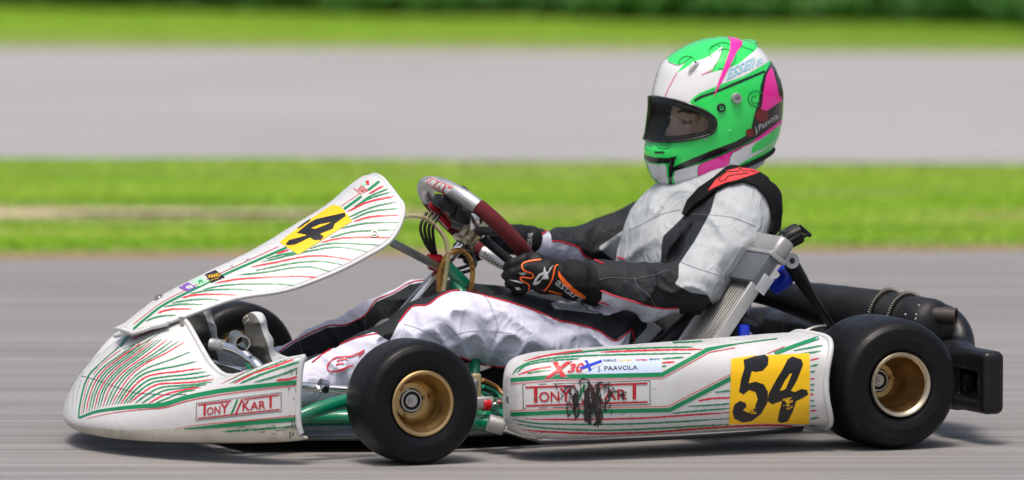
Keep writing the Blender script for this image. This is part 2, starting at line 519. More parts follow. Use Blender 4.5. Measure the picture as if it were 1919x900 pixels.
def text_quad(s, quad, bold=0.0, shear=0.0, space=1.0, fit=True):
    """letters stretched into a pixel quad: lower-left, lower-right, upper-right, upper-left"""
    V, F = text_tris(s, bold, shear, space); a = np.array(V); lo, hi = a.min(0), a.max(0)
    t = (a-lo)/(hi-lo); q = np.array(quad, float)
    p = (q[0]*((1-t[:, :1])*(1-t[:, 1:]))+q[1]*(t[:, :1]*(1-t[:, 1:]))+q[2]*(t[:, :1]*t[:, 1:])+q[3]*((1-t[:, :1])*t[:, 1:]))
    return {'v': [tuple(x) for x in p], 'f': F}
def frame_quad(quad, w):
    q = [tuple(x) for x in quad]; return [ribbon([q[i], q[(i+1) % 4]], w, n=8) for i in range(4)]
def lerp2(quad, s, t):
    q = np.array(quad, float); return tuple(q[0]*(1-s)*(1-t)+q[1]*s*(1-t)+q[2]*s*t+q[3]*(1-s)*t)
def subquad(quad, s0, s1, t0, t1): return [lerp2(quad, s0, t0), lerp2(quad, s1, t0), lerp2(quad, s1, t1), lerp2(quad, s0, t1)]

# ================================================================== the place: two strips of track, grass verges, undergrowth
def edge(uv0, uv1, z=0.0, ext=14.0):
    a, b = G(*uv0, z), G(*uv1, z); d = (b-a); return a-d*ext, b+d*ext
E_near = edge((0, 487), (1919, 470)); E_mid = edge((0, 299), (1919, 309)); E_far = edge((0, 91), (1919, 102)); E_hedge = edge((0, 22), (1919, 62))
def strip(name, e0, e1, z, m, cuts=1):
    R = np.array([[(*(p*(1-t)+q*t)[:2], z) for p, q in [(e0[0]*(1-k/30)+e0[1]*k/30, e1[0]*(1-k/30)+e1[1]*k/30) for k in range(31)]] for t in np.linspace(0, 1, cuts+1)])
    V, F = grid_geo(R)
    V, F = orient(V, F, (0, 0, -50))
    return mesh(name, V, F, m, smooth=False)
def asphalt(name, tone, streak):
    t = NT(name)
    lane = t.noise(1.0, 5, .62, t.coord((.22, 9, 1)))
    lane2 = t.noise(1.0, 4, .6, t.coord((.35, 34, 1)))
    lane3 = t.noise(1.0, 3, .6, t.coord((.9, 120, 1)))
    grain = t.noise(420, 3, .7); patch = t.noise(.5, 4)
    f = t.math('ADD', t.math('MULTIPLY', lane, .42), t.math('MULTIPLY', lane2, .30))
    f = t.math('ADD', f, t.math('MULTIPLY', lane3, .16)); f = t.math('ADD', f, t.math('MULTIPLY', patch, .12))
    c0 = tuple(c*(1-streak) for c in tone); c1 = tuple(c*(1+streak) for c in tone)
    c = t.ramp(f, [(.36, c0), (.5, tone), (.64, c1)])
    c = t.mix(t.rng(grain, .35, .7, 0, .32), c, tuple(x*.45 for x in tone))
    t.set(Base_Color=c, Roughness=t.rng(grain, .3, .7, .62, .86), Normal=t.bump(grain, .35, .003))
    t.b.inputs['Specular IOR Level'].default_value = .35
    return t.m
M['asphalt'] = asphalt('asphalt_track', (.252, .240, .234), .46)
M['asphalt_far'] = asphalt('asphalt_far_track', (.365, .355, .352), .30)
def grass_mat(name, blade):
    t = NT(name)
    big = t.noise(1.0, 4, .6, t.coord((.16, 2.6, 1))); small = t.noise(9, 3)
    c = t.ramp(big, [(.30, (.22, .43, .02)), (.44, (.37, .63, .035)), (.56, (.50, .70, .075)), (.70, (.62, .68, .20))])
    c = t.mix(t.rng(small, .35, .7, 0, .22), c, (.15, .33, .012))
    if blade:
        g = t.new('ShaderNodeAttribute', attribute_name='tint'); c = t.mix(g.outputs['Fac'], c, (.66, .56, .36))
    else:
        c = t.mix(.30, c, (.13, .17, .03))
    t.set(Base_Color=c, Roughness=.6)
    t.b.inputs['Specular IOR Level'].default_value = .25
    if blade:
        t.b.inputs['Subsurface Weight'].default_value = 0.0
        tr = t.new('ShaderNodeBsdfTranslucent'); t.link(c, tr.inputs['Color'])
        mx = t.new('ShaderNodeMixShader'); mx.inputs[0].default_value = .45
        t.link(t.b.outputs[0], mx.inputs[1]); t.link(tr.outputs[0], mx.inputs[2])
        t.link(mx.outputs[0], t.n['Material Output'].inputs['Surface'])
    return t.m
M['soil'] = grass_mat('turf_soil', False); M['blade'] = grass_mat('grass_blade', True)
M['dirt'] = mat('bare_earth', (.27, .185, .10), .9, var=.35, vscale=3, bump=.3, bscale=30)

gz = mesh('ground', [(-600, -300, -.05), (600, -300, -.05), (600, 900, -.05), (-600, 900, -.05)], [(0, 1, 2, 3)], M['soil'], smooth=False)
tag(gz, kind='structure')
near0 = (np.array([-60, -40, 0.]), np.array([60, -40, 0.]))
tag(strip('track', near0, E_near, 0.0, M['asphalt']), kind='structure')
vf = strip('verge', E_near, E_mid, -.012, M['soil'], 10); tag(vf, kind='structure')
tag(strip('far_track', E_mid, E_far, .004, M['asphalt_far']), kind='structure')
tag(strip('far_verge', E_far, edge((0, -120), (1919, -120)), -.012, M['soil'], 4), kind='structure')
E_dirt = (E_near[0]*.93+E_mid[0]*.07, E_near[1]*.93+E_mid[1]*.07)
tag(strip('dirt_edge', (E_near[0]+[0, .02, 0], E_near[1]+[0, .02, 0]), E_dirt, -.004, M['dirt']), kind='structure')

def blades(name, e0, e1, x0, x1, count, h0, h1, dry, label, t0=0.0, t1=1.0):
    rs = np.random.RandomState(len(name)+count)
    x = np.where(rs.rand(count) < .55, rs.uniform(-4.2, 4.2, count), rs.uniform(x0, x1, count)); t = t0+(t1-t0)*rs.rand(count)
    def at(e): k = (x-e[0][0])/(e[1][0]-e[0][0]); return e[0][1]+(e[1][1]-e[0][1])*k
    y = at(e0)*(1-t)+at(e1)*t
    d = np.clip(dry(x, t), 0, 1); keep = rs.rand(count) > d*.75; x, y, t, d = x[keep], y[keep], t[keep], d[keep]; n = len(x)
    clump = vnoise(x, y, 0*x, (1.1, 2.6, 1))+.5
    h = (h0+(h1-h0)*rs.rand(n))*(.6+.8*clump)*(1-.5*d); w = .006+.006*rs.rand(n); a = rs.rand(n)*2*math.pi; ln = .5*h*(rs.rand(n)+.2); b = rs.rand(n)*2*math.pi
    z0 = np.full(n, -.012); dx, dy = np.cos(a)*w, np.sin(a)*w; lx, ly = np.cos(b)*ln, np.sin(b)*ln
    V = np.stack([np.stack([x-dx, y-dy, z0], 1), np.stack([x+dx, y+dy, z0], 1), np.stack([x+dx*.7+lx*.35, y+dy*.7+ly*.35, z0+h*.6], 1), np.stack([x-dx*.7+lx*.35, y-dy*.7+ly*.35, z0+h*.6], 1), np.stack([x+lx, y+ly, z0+h], 1)], 1).reshape(-1, 3)
    i = np.arange(n)*5
    F = np.vstack([np.stack([i, i+1, i+2], 1), np.stack([i, i+2, i+3], 1), np.stack([i+3, i+2, i+4], 1)])
    o = fast_mesh(name, V, F, M['blade'], smooth=False)
    at_ = o.data.attributes.new('tint', 'FLOAT', 'POINT'); at_.data.foreach_set('value', np.repeat(np.clip(d*1.1+.12*rs.rand(n), 0, 1), 5).astype(np.float32))
    return tag(o, label, 'grass', kind='stuff')
def dry_near(x, t):
    k = vnoise(x, t, 0*x, (.9, 8, 1))
    q = np.exp(-((t-.42-.06*k)/.075)**2)*np.clip(1.2-np.abs(x+1.4)/1.6, 0, 1)*1.4
    q = q+np.exp(-((t-.36)/.05)**2)*np.clip(.8-np.abs(x-2.0)/1.2, 0, 1)*.8
    q = q+np.exp(-((t-.86)/.035)**2)*.35+np.clip(1-t/.10, 0, 1)*.95+.25*np.clip(k*2, 0, 1)
    return q
blades('verge_grass', E_near, E_mid, -15, 15, 190000, .014, .030, dry_near, 'bright green grass verge with dry patches between the two strips of track', .012, 1)
def dry_far(x, t):
    k = vnoise(x, t, 0*x, (.5, 6, 1)); return np.clip(.62-t*1.5, 0, 1)+.25*np.clip(k*2, 0, 1)
blades('far_verge_grass', E_far, E_hedge, -18, 18, 150000, .02, .04, dry_far, 'pale grass strip beyond the far track below the dark undergrowth', 0, 1.15)
def worn(cx, t, rx, ry, seed):
    k = (cx-E_near[0][0])/(E_near[1][0]-E_near[0][0]); y0 = (E_near[0]*(1-k)+E_near[1]*k)[1]; y1 = (E_mid[0]*(1-k)+E_mid[1]*k)[1]; cy = y0+(y1-y0)*t
    rs = np.random.RandomState(seed); ph = rs.rand(6)*6.3; V = [(cx, cy, -.006)]
    for a in np.linspace(0, 2*math.pi, 72, endpoint=False):
        r = 1+.22*math.sin(2*a+ph[0])+.16*math.sin(3*a+ph[1])+.10*math.sin(7*a+ph[2])+.07*math.sin(13*a+ph[3])
        V.append((cx+rx*r*math.cos(a), cy+ry*r*math.sin(a), -.006))
    return tag(mesh('worn_earth', V, [(0, i+1, (i+1) % 72+1) for i in range(72)], M['worn'], smooth=False), kind='structure')
M['worn'] = mat('worn_turf', (.50, .43, .27), .9, var=.25, vscale=6, bump=.3, bscale=40)
worn(-1.75, .44, 1.25, .20, 1); worn(-.3, .40, 1.0, .13, 2); worn(2.2, .36, .8, .15, 3); worn(-3.2, .40, 1.0, .12, 4)
# dark undergrowth along the far edge: leaf clumps on a bank
def undergrowth():
    rs = np.random.RandomState(5); n = 90000
    x = np.where(rs.rand(n) < .6, rs.uniform(-6, 6, n), rs.uniform(-20, 20, n)); k = (x-E_hedge[0][0])/(E_hedge[1][0]-E_hedge[0][0]); y0 = E_hedge[0][1]+(E_hedge[1][1]-E_hedge[0][1])*k
    bulge = vnoise(x, 0*x, 0*x, (.8, 1, 1))+.5
    s = rs.rand(n); y = y0+.15+s*2.6+.5*bulge*0; z = (.15+1.1*s*(.55+.7*bulge))*(.35+.65*rs.rand(n)**.5)
    c = np.stack([x, y, z], 1); r = .03+.05*rs.rand(n); A = rs.randn(n, 3); A /= np.linalg.norm(A, axis=1)[:, None]; B = np.cross(A, rs.randn(n, 3)); B /= np.linalg.norm(B, axis=1)[:, None]
    V = np.stack([c-A*r[:, None], c+B*r[:, None]*.5, c+A*r[:, None], c-B*r[:, None]*.5], 1).reshape(-1, 3)
    F = (np.arange(n)*4)[:, None]+np.arange(4)[None, :]
    t = NT('undergrowth_leaf'); nz = t.noise(1.0, 4, .6, t.coord((.9, 1, 2.5)))
    cc = t.ramp(nz, [(.3, (.022, .09, .008)), (.5, (.055, .19, .018)), (.7, (.12, .30, .04))]); t.set(Base_Color=cc, Roughness=.6)
    o = fast_mesh('undergrowth', V, F, t.m, smooth=False)
    tag(o, 'dark green undergrowth massed along the top edge beyond the far verge', 'undergrowth', kind='stuff')
    # the earth bank it grows on, dark green with a mottled tone
    R = [[(xx, E_hedge[0][1]+(E_hedge[1][1]-E_hedge[0][1])*((xx-E_hedge[0][0])/(E_hedge[1][0]-E_hedge[0][0]))+dy, z) for xx in np.linspace(-30, 30, 40)] for dy, z in ((.35, -.02), (1.2, .25), (2.6, .8), (4, 1.2), (9, 1.3), (9, -.5))]
    V, F = grid_geo(np.array(R)); V, F = orient(V, F, (0, 60, -50))
    tag(mesh('bank', V, F, mat('dark_green_bank', (.05, .11, .018), .9, var=.4, vscale=2)), kind='structure')
undergrowth()

# ================================================================== the kart
KM = Matrix.Translation((KART_X, KART_Y, 0)) @ Matrix.Rotation(math.pi+KART_YAW, 4, 'Z')
kart = empty('go_kart'); kart.matrix_world = KM
tag(kart, 'white racing go-kart number 54 with red and green striped fairings driven on the track', 'go-kart')
WB = 1.045

# ---- wheels
def tyre_profile(R, w, rin):
    h = w/2
    return [(rin-.004, -h*.80), (rin+.004, -h*.90), (rin+.014, -h*.95), (R*.72, -h*1.0), (R*.83, -h*1.0), (R*.915, -h*.945), (R*.965, -h*.83), (R*.99, -h*.66), (R, -h*.4), (R*1.002, 0),
            (R, h*.4), (R*.99, h*.66), (R*.965, h*.83), (R*.945, h*.885), (R*.94, h*.90), (R*.915, h*.945), (R*.87, h*.985), (R*.865, h*.992), (R*.83, h*1.0), (R*.76, h*1.0), (R*.72, h*.995), (R*.70, h*1.005), (R*.685, h*1.0), (rin+.016, h*.97), (rin+.012, h*.955), (rin+.004, h*.90), (rin-.004, h*.80)]
def wheel(x, yc, R, w, rin, hubd, lipmat):
    sgn = 1 if yc > 0 else -1
    root = empty('wheel', kart); ax = (0, sgn, 0); o = np.array([x, yc, R])
    rr = .5*w
    lathe('tyre', tyre_profile(R, w, rin), o, ax, M['rubber'], root, 96, True, auto=60)
    hp = rr*.93
    prof = [(rin-.003, -hp), (rin+.001, -hp-.002), (rin+.001, -hp+.004), (rin-.006, -hp+.012), (rin-.012, -hp*.6), (rin-.013, 0), (rin-.009, hp*.7), (rin-.006, hp-.010), (rin+.001, hp-.003), (rin+.002, hp+.001), (rin-.001, hp+.003),
            (rin-.006, hp+.001), (rin-.0085, hp-.006), (rin-.010, hp-.014), (rin-.0125, hp*.7), (rin-.016, hp*.3), (rin-.017, hp-hubd*.75), (rin-.024, hp-hubd*.93), (rin-.030, hp-hubd), (.026, hp-hubd-.001), (.024, hp-hubd-.012), (.024, -hp*.2)]
    lathe('rim', prof, o, ax, M['gold'], root, 96, auto=30)
    if lipmat: lathe('rim_lip', [(rin-.0015, hp-.001), (rin+.0025, hp+.0015), (rin+.0005, hp+.0052), (rin-.004, hp+.0045), (rin-.0085, hp-.004)], o, ax, M['silver_lip'], root, 96, auto=60)
    hb = hp-hubd
    lathe('hub', [(0, hb+.016), (.004, hb+.016), (.0042, hb+.010), (.008, hb+.010), (.0085, hb+.004), (.013, hb+.004), (.013, hb-.004), (.0195, hb-.004), (.0195, hb+.004), (.0225, hb+.004), (.0225, hb-.03)], o, ax, M['steel'], root, 40)
    lathe('hub_recess', [(.0125, hb-.0015), (.0200, hb-.0015)], o, ax, M['black_plastic'], root, 40)
    for k in range(3):
        th = 2*math.pi*k/3+.9; c = o+np.array([math.cos(th)*.031, sgn*hb, math.sin(th)*.031])
        lathe('wheel_nut', [(0, .010), (.0035, .010), (.0035, .005), (.006, .005), (.006, -.004)], c, ax, M['gold'], root, 6)
    return root
wheel(WB, .533, .1285, .136, .0665, .068, False)
wheel(WB, -.533, .1285, .136, .0665, .068, False)
wheel(0, .592, .1385, .212, .0665, .112, True)
wheel(0, -.592, .1385, .212, .0665, .112, True)

# ---- nose fairing: cross sections from the centre line out to the tip of the wing
NS = {0.0: [(1.50, .030), (1.522, .036), (1.531, .058), (1.527, .10), (1.503, .160), (1.452, .228), (1.335, .285)],
      .10: [(1.49, .030), (1.517, .036), (1.526, .060), (1.521, .10), (1.497, .157), (1.443, .216), (1.34, .268)],
      .17: [(1.475, .031), (1.502, .037), (1.511, .062), (1.505, .10), (1.480, .147), (1.425, .190), (1.335, .222)],
      .23: [(1.455, .033), (1.483, .039), (1.491, .066), (1.485, .10), (1.462, .138), (1.408, .168), (1.332, .188)],
      .30: [(1.42, .036), (1.449, .043), (1.457, .075), (1.451, .11), (1.430, .139), (1.385, .162), (1.323, .171)],
      .38: [(1.36, .040), (1.397, .048), (1.408, .085), (1.403, .125), (1.385, .158), (1.345, .180), (1.296, .189)],
      .45: [(1.30, .045), (1.338, .053), (1.352, .092), (1.348, .142), (1.335, .182), (1.302, .206), (1.262, .213)],
      .49: [(1.255, .050), (1.285, .058), (1.298, .095), (1.296, .152), (1.288, .192), (1.268, .216), (1.243, .222)],
      .505: [(1.226, .055), (1.240, .063), (1.247, .095), (1.246, .155), (1.243, .195), (1.238, .218), (1.232, .226)]}
ys = sorted(NS); prof = np.array([[(a+.038+.026*max(0, 1-y/.42)*(1 if i < 6 else .3)-(0, 0, -.006, .010, .029, .038, 0)[i]*max(0, 1-y/.3), y, b) for i, (a, b) in enumerate(NS[y])] for y in ys])
prof = np.concatenate([prof[:0:-1]*[1, -1, 1], prof], 0)
sect = np.array([crom(s, 42) for s in prof]); NR = np.array([crom(sect[:, j], 190) for j in range(sect.shape[1])])
V, F = grid_geo(NR); V, F = orient(V, F, (1.2, 0, .1))
M['lip_dirty'] = mat('scuffed_lip', (.56, .53, .44), .55, var=.15, dirt=.8, dirtcol=(.16, .14, .10), vscale=30)
nose = mesh('nose_fairing', V, F, [M['white'], M['lip_dirty'], M['white_edge']], kart)
nc = NR.shape[1]
for p in nose.data.polygons:
    row = min(p.vertices)//nc
    if row < 12: p.material_index = 1
solidify(nose, .006)
b_nose = bvh_of(nose)
edge_pts = NR[-1]
tube('fairing_rim', [p+np.array([-.001, 0, 0]) for p in edge_pts[::4]], .0055, M['white_edge'], nose, n=120, seg=8)
for sg in (1, -1):
    tube('fairing_rim', [np.array([r[-1][0], sg*r[-1][1], r[-1][2]]) for r in NR[8::3]], .0065, M['lip_dirty'] if 0 else M['white_edge'], nose, n=40, seg=8)

# ---- front number panel
PC = [((226, 617), (250, 625), .055), ((300, 559), (345, 594), .09), ((390, 512), (440, 560), .11), ((480, 469), (535, 545), .14), ((566, 418), (625, 512), .165), ((628, 380), (690, 479), .175),
      ((668, 346), (736, 447), .178), ((688, 331), (757, 395), .15), ((697, 328), (742, 366), .105), ((704, 328), (722, 340), .05)]
rows = []
Cc = crom([P(*c, 0) for c, e, w in PC], 60); Ee = crom([P(*e, w) for c, e, w in PC], 60)
for c, e in zip(Cc, Ee):
    w = e[1]; r = []
    for s in np.linspace(-1, 1, 41):
        q = abs(s)**2.2; p = c*(1-q)+e*q; r.append((p[0], w*s, p[2]))
    rows.append(r)
NPR = np.array(rows); V, F = grid_geo(NPR); V, F = orient(V, F, (1.0, 0, .2))
panel = mesh('number_panel', V, F, M['white'], kart); solidify(panel, .004)
b_panel = bvh_of(panel)
rim = np.concatenate([NPR[:, -1], NPR[-1, ::-1][1:], NPR[::-1, 0][1:], NPR[0][1:-1]])
tube('panel_rim', rim[::3], .0045, M['white_edge'], panel, n=150, seg=8, closed=True)

# ---- side pods
PS = [(.840, .557, .567, .118, .132), (.839, .54, .585, .095, .155), (.834, .515, .606, .074, .181), (.812, .475, .635, .052, .206), (.775, .452, .655, .044, .216), (.72, .44, .664, .040, .2205), (.55, .435, .668, .041, .2265), (.35, .43, .670, .044, .2335), (.22, .425, .672, .047, .2385), (.165, .42, .676, .048, .2395), (.140, .42, .682, .048, .2400)]
def pod(sgn):
    rings = []
    P2 = crom(np.array(PS), 60)
    for i, (x, y0, y1, z0, z1) in enumerate(P2):
        if sgn < 0: x = .14+(x-.14)*.80
        cy, cz, hy, hz = (y0+y1)/2, (z0+z1)/2, (y1-y0)/2, (z1-z0)/2; ring = []
        k = max(0, (i-50)/9); n = 4.2
        for a in np.linspace(0, 2*math.pi, 112, endpoint=False):
            c, s = math.cos(a), math.sin(a)
            yy = hy*math.copysign(abs(c)**(2/n), c); zz = hz*math.copysign(abs(s)**(2/n), s)
            f = zz/hz
            yy *= 1-.045*(1-f*f)*0 + .012*math.cos(f*2.6)
            xx = x+k*.030*(1-f*f)*(1 if yy > 0 else .5)
            ring.append((xx, sgn*(cy+yy-(.016*abs(f)**3 if yy > 0 and k == 0 else .016*abs(f)**3*(1-k) if yy > 0 else 0)), cz+zz))
        rings.append(ring)
    R = np.array(rings); V, F = grid_geo(R, True); V = list(V)
    F.append(tuple(range(R.shape[1]))); n0 = (R.shape[0]-1)*R.shape[1]; F.append(tuple(reversed([n0+i for i in range(R.shape[1])])))
    if sgn < 0: F = [tuple(reversed(f)) for f in F]
    V, F = orient(V, F, (.5, sgn*.55, .14))
    o = mesh('side_pod', V, F, M['white'], kart, auto=60)
    tube('pod_rim', np.roll(R[-1], 40, axis=0)[:82:2], .0062, M['white_edge'], o, n=60, seg=8)
    return o
podL = pod(1); podR = pod(-1)
b_pod = bvh_of(podL)

# ================================================================== kart hardware
# ---- floor tray and frame
fv = [(1.30, .22, .030), (1.30, -.22, .030), (1.0, -.33, .030), (.45, -.30, .030), (.45, .30, .030), (1.0, .33, .030)]
V = fv+[(a, b, c-.004) for a, b, c in fv]; F = [(0, 1, 2, 3, 4, 5), (11, 10, 9, 8, 7, 6)]+[(i, i+6, (i+1) % 6+6, (i+1) % 6) for i in range(6)]
mesh('floor_tray', V, F, M['carbon'], kart, smooth=False)
fy = .31
for sg in (1, -1):
    tube('frame_tube', [(-.12, sg*.30, .075), (.30, sg*.30, .072), (.62, sg*.34, .070), (.90, sg*.37, .071), (1.10, sg*.26, .071), (1.30, sg*.24, .073)], .0165, M['frame'], kart, n=40)
    tube('spindle_support', [(.99, sg*.35, .095), (1.045, sg*.41, .115), (1.045, sg*.44, .118)], .016, M['frame'], kart, n=10)
    tube('stub_axle', [(1.045, sg*.40, .128), (1.045, sg*.53, .1285)], .011, M['steel'], kart, n=4)
    tube('bumper_mount', [(1.20, sg*.26, .075), (1.30, sg*.30, .085), (1.36, sg*.31, .10)], .012, M['chrome'], kart, n=12)
tube('frame_tube', [(1.32, -.25, .073), (1.345, -.15, .073), (1.345, .15, .073), (1.32, .25, .073)], .0165, M['frame'], kart, n=20)
tube('frame_tube', [(.74, -.35, .071), (.70, 0, .066), (.74, .35, .071)], .0165, M['frame'], kart, n=20)
tube('frame_tube', [(.25, -.30, .072), (.25, .30, .072)], .0165, M['frame'], kart, n=4)
# front outrigger seen between the fairing and the front wheel: a green tube, its chrome tie bar and bolt
tube('frame_tube', [P(560, 782, .42), P(600, 766, .42), P(650, 752, .41), P(700, 742, .40)], .0155, M['frame'], kart, n=14)
tie = tube('tie_rod', [P(560, 724, .36), P(602, 727, .36), P(690, 735, .38)], .0095, M['chrome'], kart, n=8)
tube('clamp_block', [P(598, 722, .385), P(612, 727, .385)], .0150, M['steel'], kart, n=4)
lathe('bolt_head', [(0, .009), (.008, .009), (.0095, .006), (.0095, -.004)], P(607, 730, .40), (0, 1, 0), M['chrome'], kart, 12)
# side bars carrying the pod
tube('frame_tube', [P(870, 790, .36), P(905, 793, .40), P(960, 795, .43)], .0165, M['frame'], kart, n=8)
tube('bar_sleeve', [P(915, 792, .445), P(944, 800, .455)], .0185, M['alu'], kart, n=4, seg=20)
tube('side_bar', [P(936, 797, .45), P(965, 806, .47), P(1010, 818, .52), P(1050, 822, .55), P(1300, 812, .55), P(1500, 800, .50)], .012, M['chrome'], kart, n=24)
tube('side_bar', [(.80, .36, .10), (.76, .52, .12), (.3, .52, .13), (.22, .34, .10)], .010, M['chrome'], kart, n=20)
# front brake caliper, bright block and cable adjuster seen behind the front wheel
ca = mesh('brake_caliper', *obox(P(880, 775, .34), (-.020, 0, 0), (0, .02, 0), (0, 0, .085)), mat('tan_plate', (.36, .29, .16), .5, .3, var=.2), kart); bevel(ca, .004)
b1 = mesh('master_cylinder', *obox(P(884, 765, .40), (-.042, 0, 0), (0, .02, 0), (0, 0, .024)), M['alu'], kart); bevel(b1, .003)
lathe('master_cap', [(0, .03), (.009, .03), (.0105, .026), (.0105, .014), (.009, .013), (.009, 0)], P(887, 738, .40), (0, 0, 1), M['chrome'], b1, 16)
lathe('rubber_boot', [(0.004, 0), (.014, .001), (.015, .005), (.0115, .008), (.015, .011), (.0145, .016), (.010, .018), (.004, .019)], P(903, 758, .41), (-1, 0, 0), M['red'], b1, 20)
tube('push_rod', [P(913, 759, .41), P(932, 759, .41)], .0055, M['chrome'], kart, n=4)
ck = mesh('clevis', *obox(P(928, 764, .40), (-.022, 0, 0), (0, .012, 0), (0, 0, .012)), M['chrome'], kart); bevel(ck, .002)
for dv, dl in ((0, 0), (12, -.03), (25, .02)):
    tube('brake_line', [P(905, 712+dv, .33+dl), P(930, 725+dv, .30+dl), P(950, 745+dv, .32+dl), P(990, 760+dv, .34+dl)], .0045, mat('amber_hose', (.30, .13, .03), .25, var=.1) if dv == 0 else M['frame'], kart, n=12, seg=8)
tube('rear_axle', [(0, -.56, .1385), (0, .56, .1385)], .0205, M['steel'], kart, n=4, seg=24)
# brake disc on the axle
lathe('brake_disc', [(.035, -.006), (.094, -.006), (.097, -.003), (.097, .003), (.094, .006), (.035, .006)], (0, .30, .1385), (0, 1, 0), mat('worn_disc', (.25, .24, .22), .38, 1.0, var=.2, vscale=60), kart, 72, True)
sp = lathe('sprocket', [(.03, -.003), (.10, -.003), (.104, 0), (.10, .003), (.03, .003)], (0, -.27, .1385), (0, 1, 0), M['steel'], kart, 72, True)

# ---- engine on the far side, mostly hidden
en = mesh('engine', *obox((.10, -.42, .09), (.22, 0, 0), (0, .17, 0), (0, 0, .20)), M['black_matte'], kart); bevel(en, .02, 3)
for k in range(6):
    f_ = mesh('cooling_fin', *obox((.115, -.43, .292+k*.012), (.15, 0, 0), (0, .19, 0), (0, 0, .005)), M['alu'], en, smooth=False)
sdf = SDF((-.06, -.42, .10), (.24, -.12, .36), .005)
g0 = P(1428, 622, -.2)
sdf.cone(g0+[0, -.02, 0], g0+[0, .025, 0], .062, .058, k=.02); sdf.cone(g0+[.06, -.02, .0], g0+[.06, .02, 0], .06, .056, k=.02); sdf.box(g0+[.03, 0, -.05], (.08, .035, .05), .02, .02)
V, F = sdf.nets(); fast_mesh('chain_guard', V, F, M['black_plastic'], kart)
tube('carburettor_hose', [(.30, -.28, .22), (.36, -.2, .28), (.34, -.10, .30)], .02, M['black_plastic'], kart)

# ---- exhaust: cone, can, springs, tail pipe
ma = [P(1400, 548, -.14), P(1455, 556, -.04), P(1515, 566, .06), P(1575, 581, .16), P(1640, 592, .26), P(1690, 601, .33), P(1745, 611, .41)]
V, F = tube_geo(ma, [.018, .026, .043, .054, .057, .057, .056], 60, 40)
muf = mesh('exhaust_muffler', V, F, M['black_matte'], kart, auto=60)
d = (ma[-1]-ma[-2]); d /= np.linalg.norm(d); e0 = ma[-1]
lathe('muffler_end', [(.0565, -.05), (.0585, -.046), (.0590, 0), (.057, .012), (.050, .024), (.036, .033), (.02, .036), (.0, .036)], e0-d*.004, d, M['black_matte'], muf, 48, auto=60)
tp = P(1748, 590, .43); td = P(1800, 594, .47)-tp; td /= np.linalg.norm(td)
lathe('tail_pipe', [(.0145, -.02), (.0175, -.012), (.0175, .020), (.0185, .021), (.0185, .052), (.0145, .052), (.014, .010), (.0, .008)], tp, td, mat('scorched_steel', (.06, .05, .045), .6, .5, var=.4, vscale=60), muf, 32)
for frac in (.745, .865):
    path = crom(ma, 100); i = int(frac*99); c = path[i]; t = path[min(i+1, 99)]-path[i-1]; t /= np.linalg.norm(t)
    a = np.cross(t, (0, 0, 1)); a /= np.linalg.norm(a); b = np.cross(t, a); ring = []
    turns = 72; N = turns*8
    for k in range(N):
        th = 2*math.pi*k/N; ph = th*turns; R0 = .0612+.0046*math.cos(ph)
        ring.append(c+(a*math.cos(th)+b*math.sin(th))*R0+t*.0048*math.sin(ph))
    V, F = tube_geo(ring, .0015, N, 5, True, smooth=False); mesh('spring', V, F, mat('spring_steel', (.27, .255, .21), .38, 1.0, var=.15), muf)
    V, F = tube_geo([c+(a*math.cos(q)+b*math.sin(q))*.0612 for q in np.linspace(0, 2*math.pi, 40, endpoint=False)], .0035, 40, 6, True, smooth=False); mesh('spring_core', V, F, M['black_matte'], muf)
for u, v in ((1722, 573), (1717, 590), (1716, 598), (1697, 590)):
    p = lay(bvh_of(muf, *[c for c in muf.children if c.name.startswith('muffler_end')]), u, v, 0)
    if p is not None: lathe('rivet', [(0, .003), (.003, .002), (.0036, 0)], np.array(p), (0, 1, .2), M['steel'], muf, 10)

# ---- rear bumper
sdf = SDF((-.40, -.74, .02), (-.13, .74, .33), .006)
top0 = P(1845, 660, .69); bot0 = P(1845, 778, .69); zc = (top0[2]+bot0[2])/2; hz = (top0[2]-bot0[2])/2
x1 = P(1846, 720, .69)[0]; x2 = P(1880, 720, .69)[0]; xc = (x1+x2)/2
print('bumper', x1, x2, zc, hz)
hx = (x1-x2)/2+.004
for sg in (1, -1):
    sdf.box((xc, sg*.575, zc), (hx, .118, hz), .014, .02)
    sdf.box((xc-.012, sg*.44, zc), (hx+.008, .10, hz*.9), .014, .03)
sdf.box((xc-.022, 0, zc+.02), (.035, .50, hz*.62), .016, .03)
hp = P(1780, 630, .33)
for sg in (1, -1):
    sdf.ell((hp[0]+.01, sg*.30, zc+.055), (.05, .14, .085), .035)
    sdf.box((x1+.008, sg*.595, zc-.008), (.030, .066, hz*.46), .008, .006, mode='cut'); sdf.box((x1-.015, sg*.575, zc-.008), (.030, .036, hz*.26), .006, .004, mode='cut')
    sdf.box((x1+.03, sg*.56, zc+hz+.012), (.03, .05, .02), .01, .01, mode='cut')
V, F = sdf.nets(); fast_mesh('rear_bumper', laplace(V, F, 2), F, M['black_plastic'], kart)
lathe('bumper_bolt', [(0, .004), (.008, .003), (.010, 0), (.010, -.01)], (x1-.012, .575, zc+.004), (1, 0, 0), M['black_matte'], kart, 16)
for sg in (1, -1): tube('bumper_bar', [(-.10, sg*.24, .08), (-.16, sg*.25, .10), (xc+.02, sg*.25, .13)], .012, M['steel'], kart, n=10)

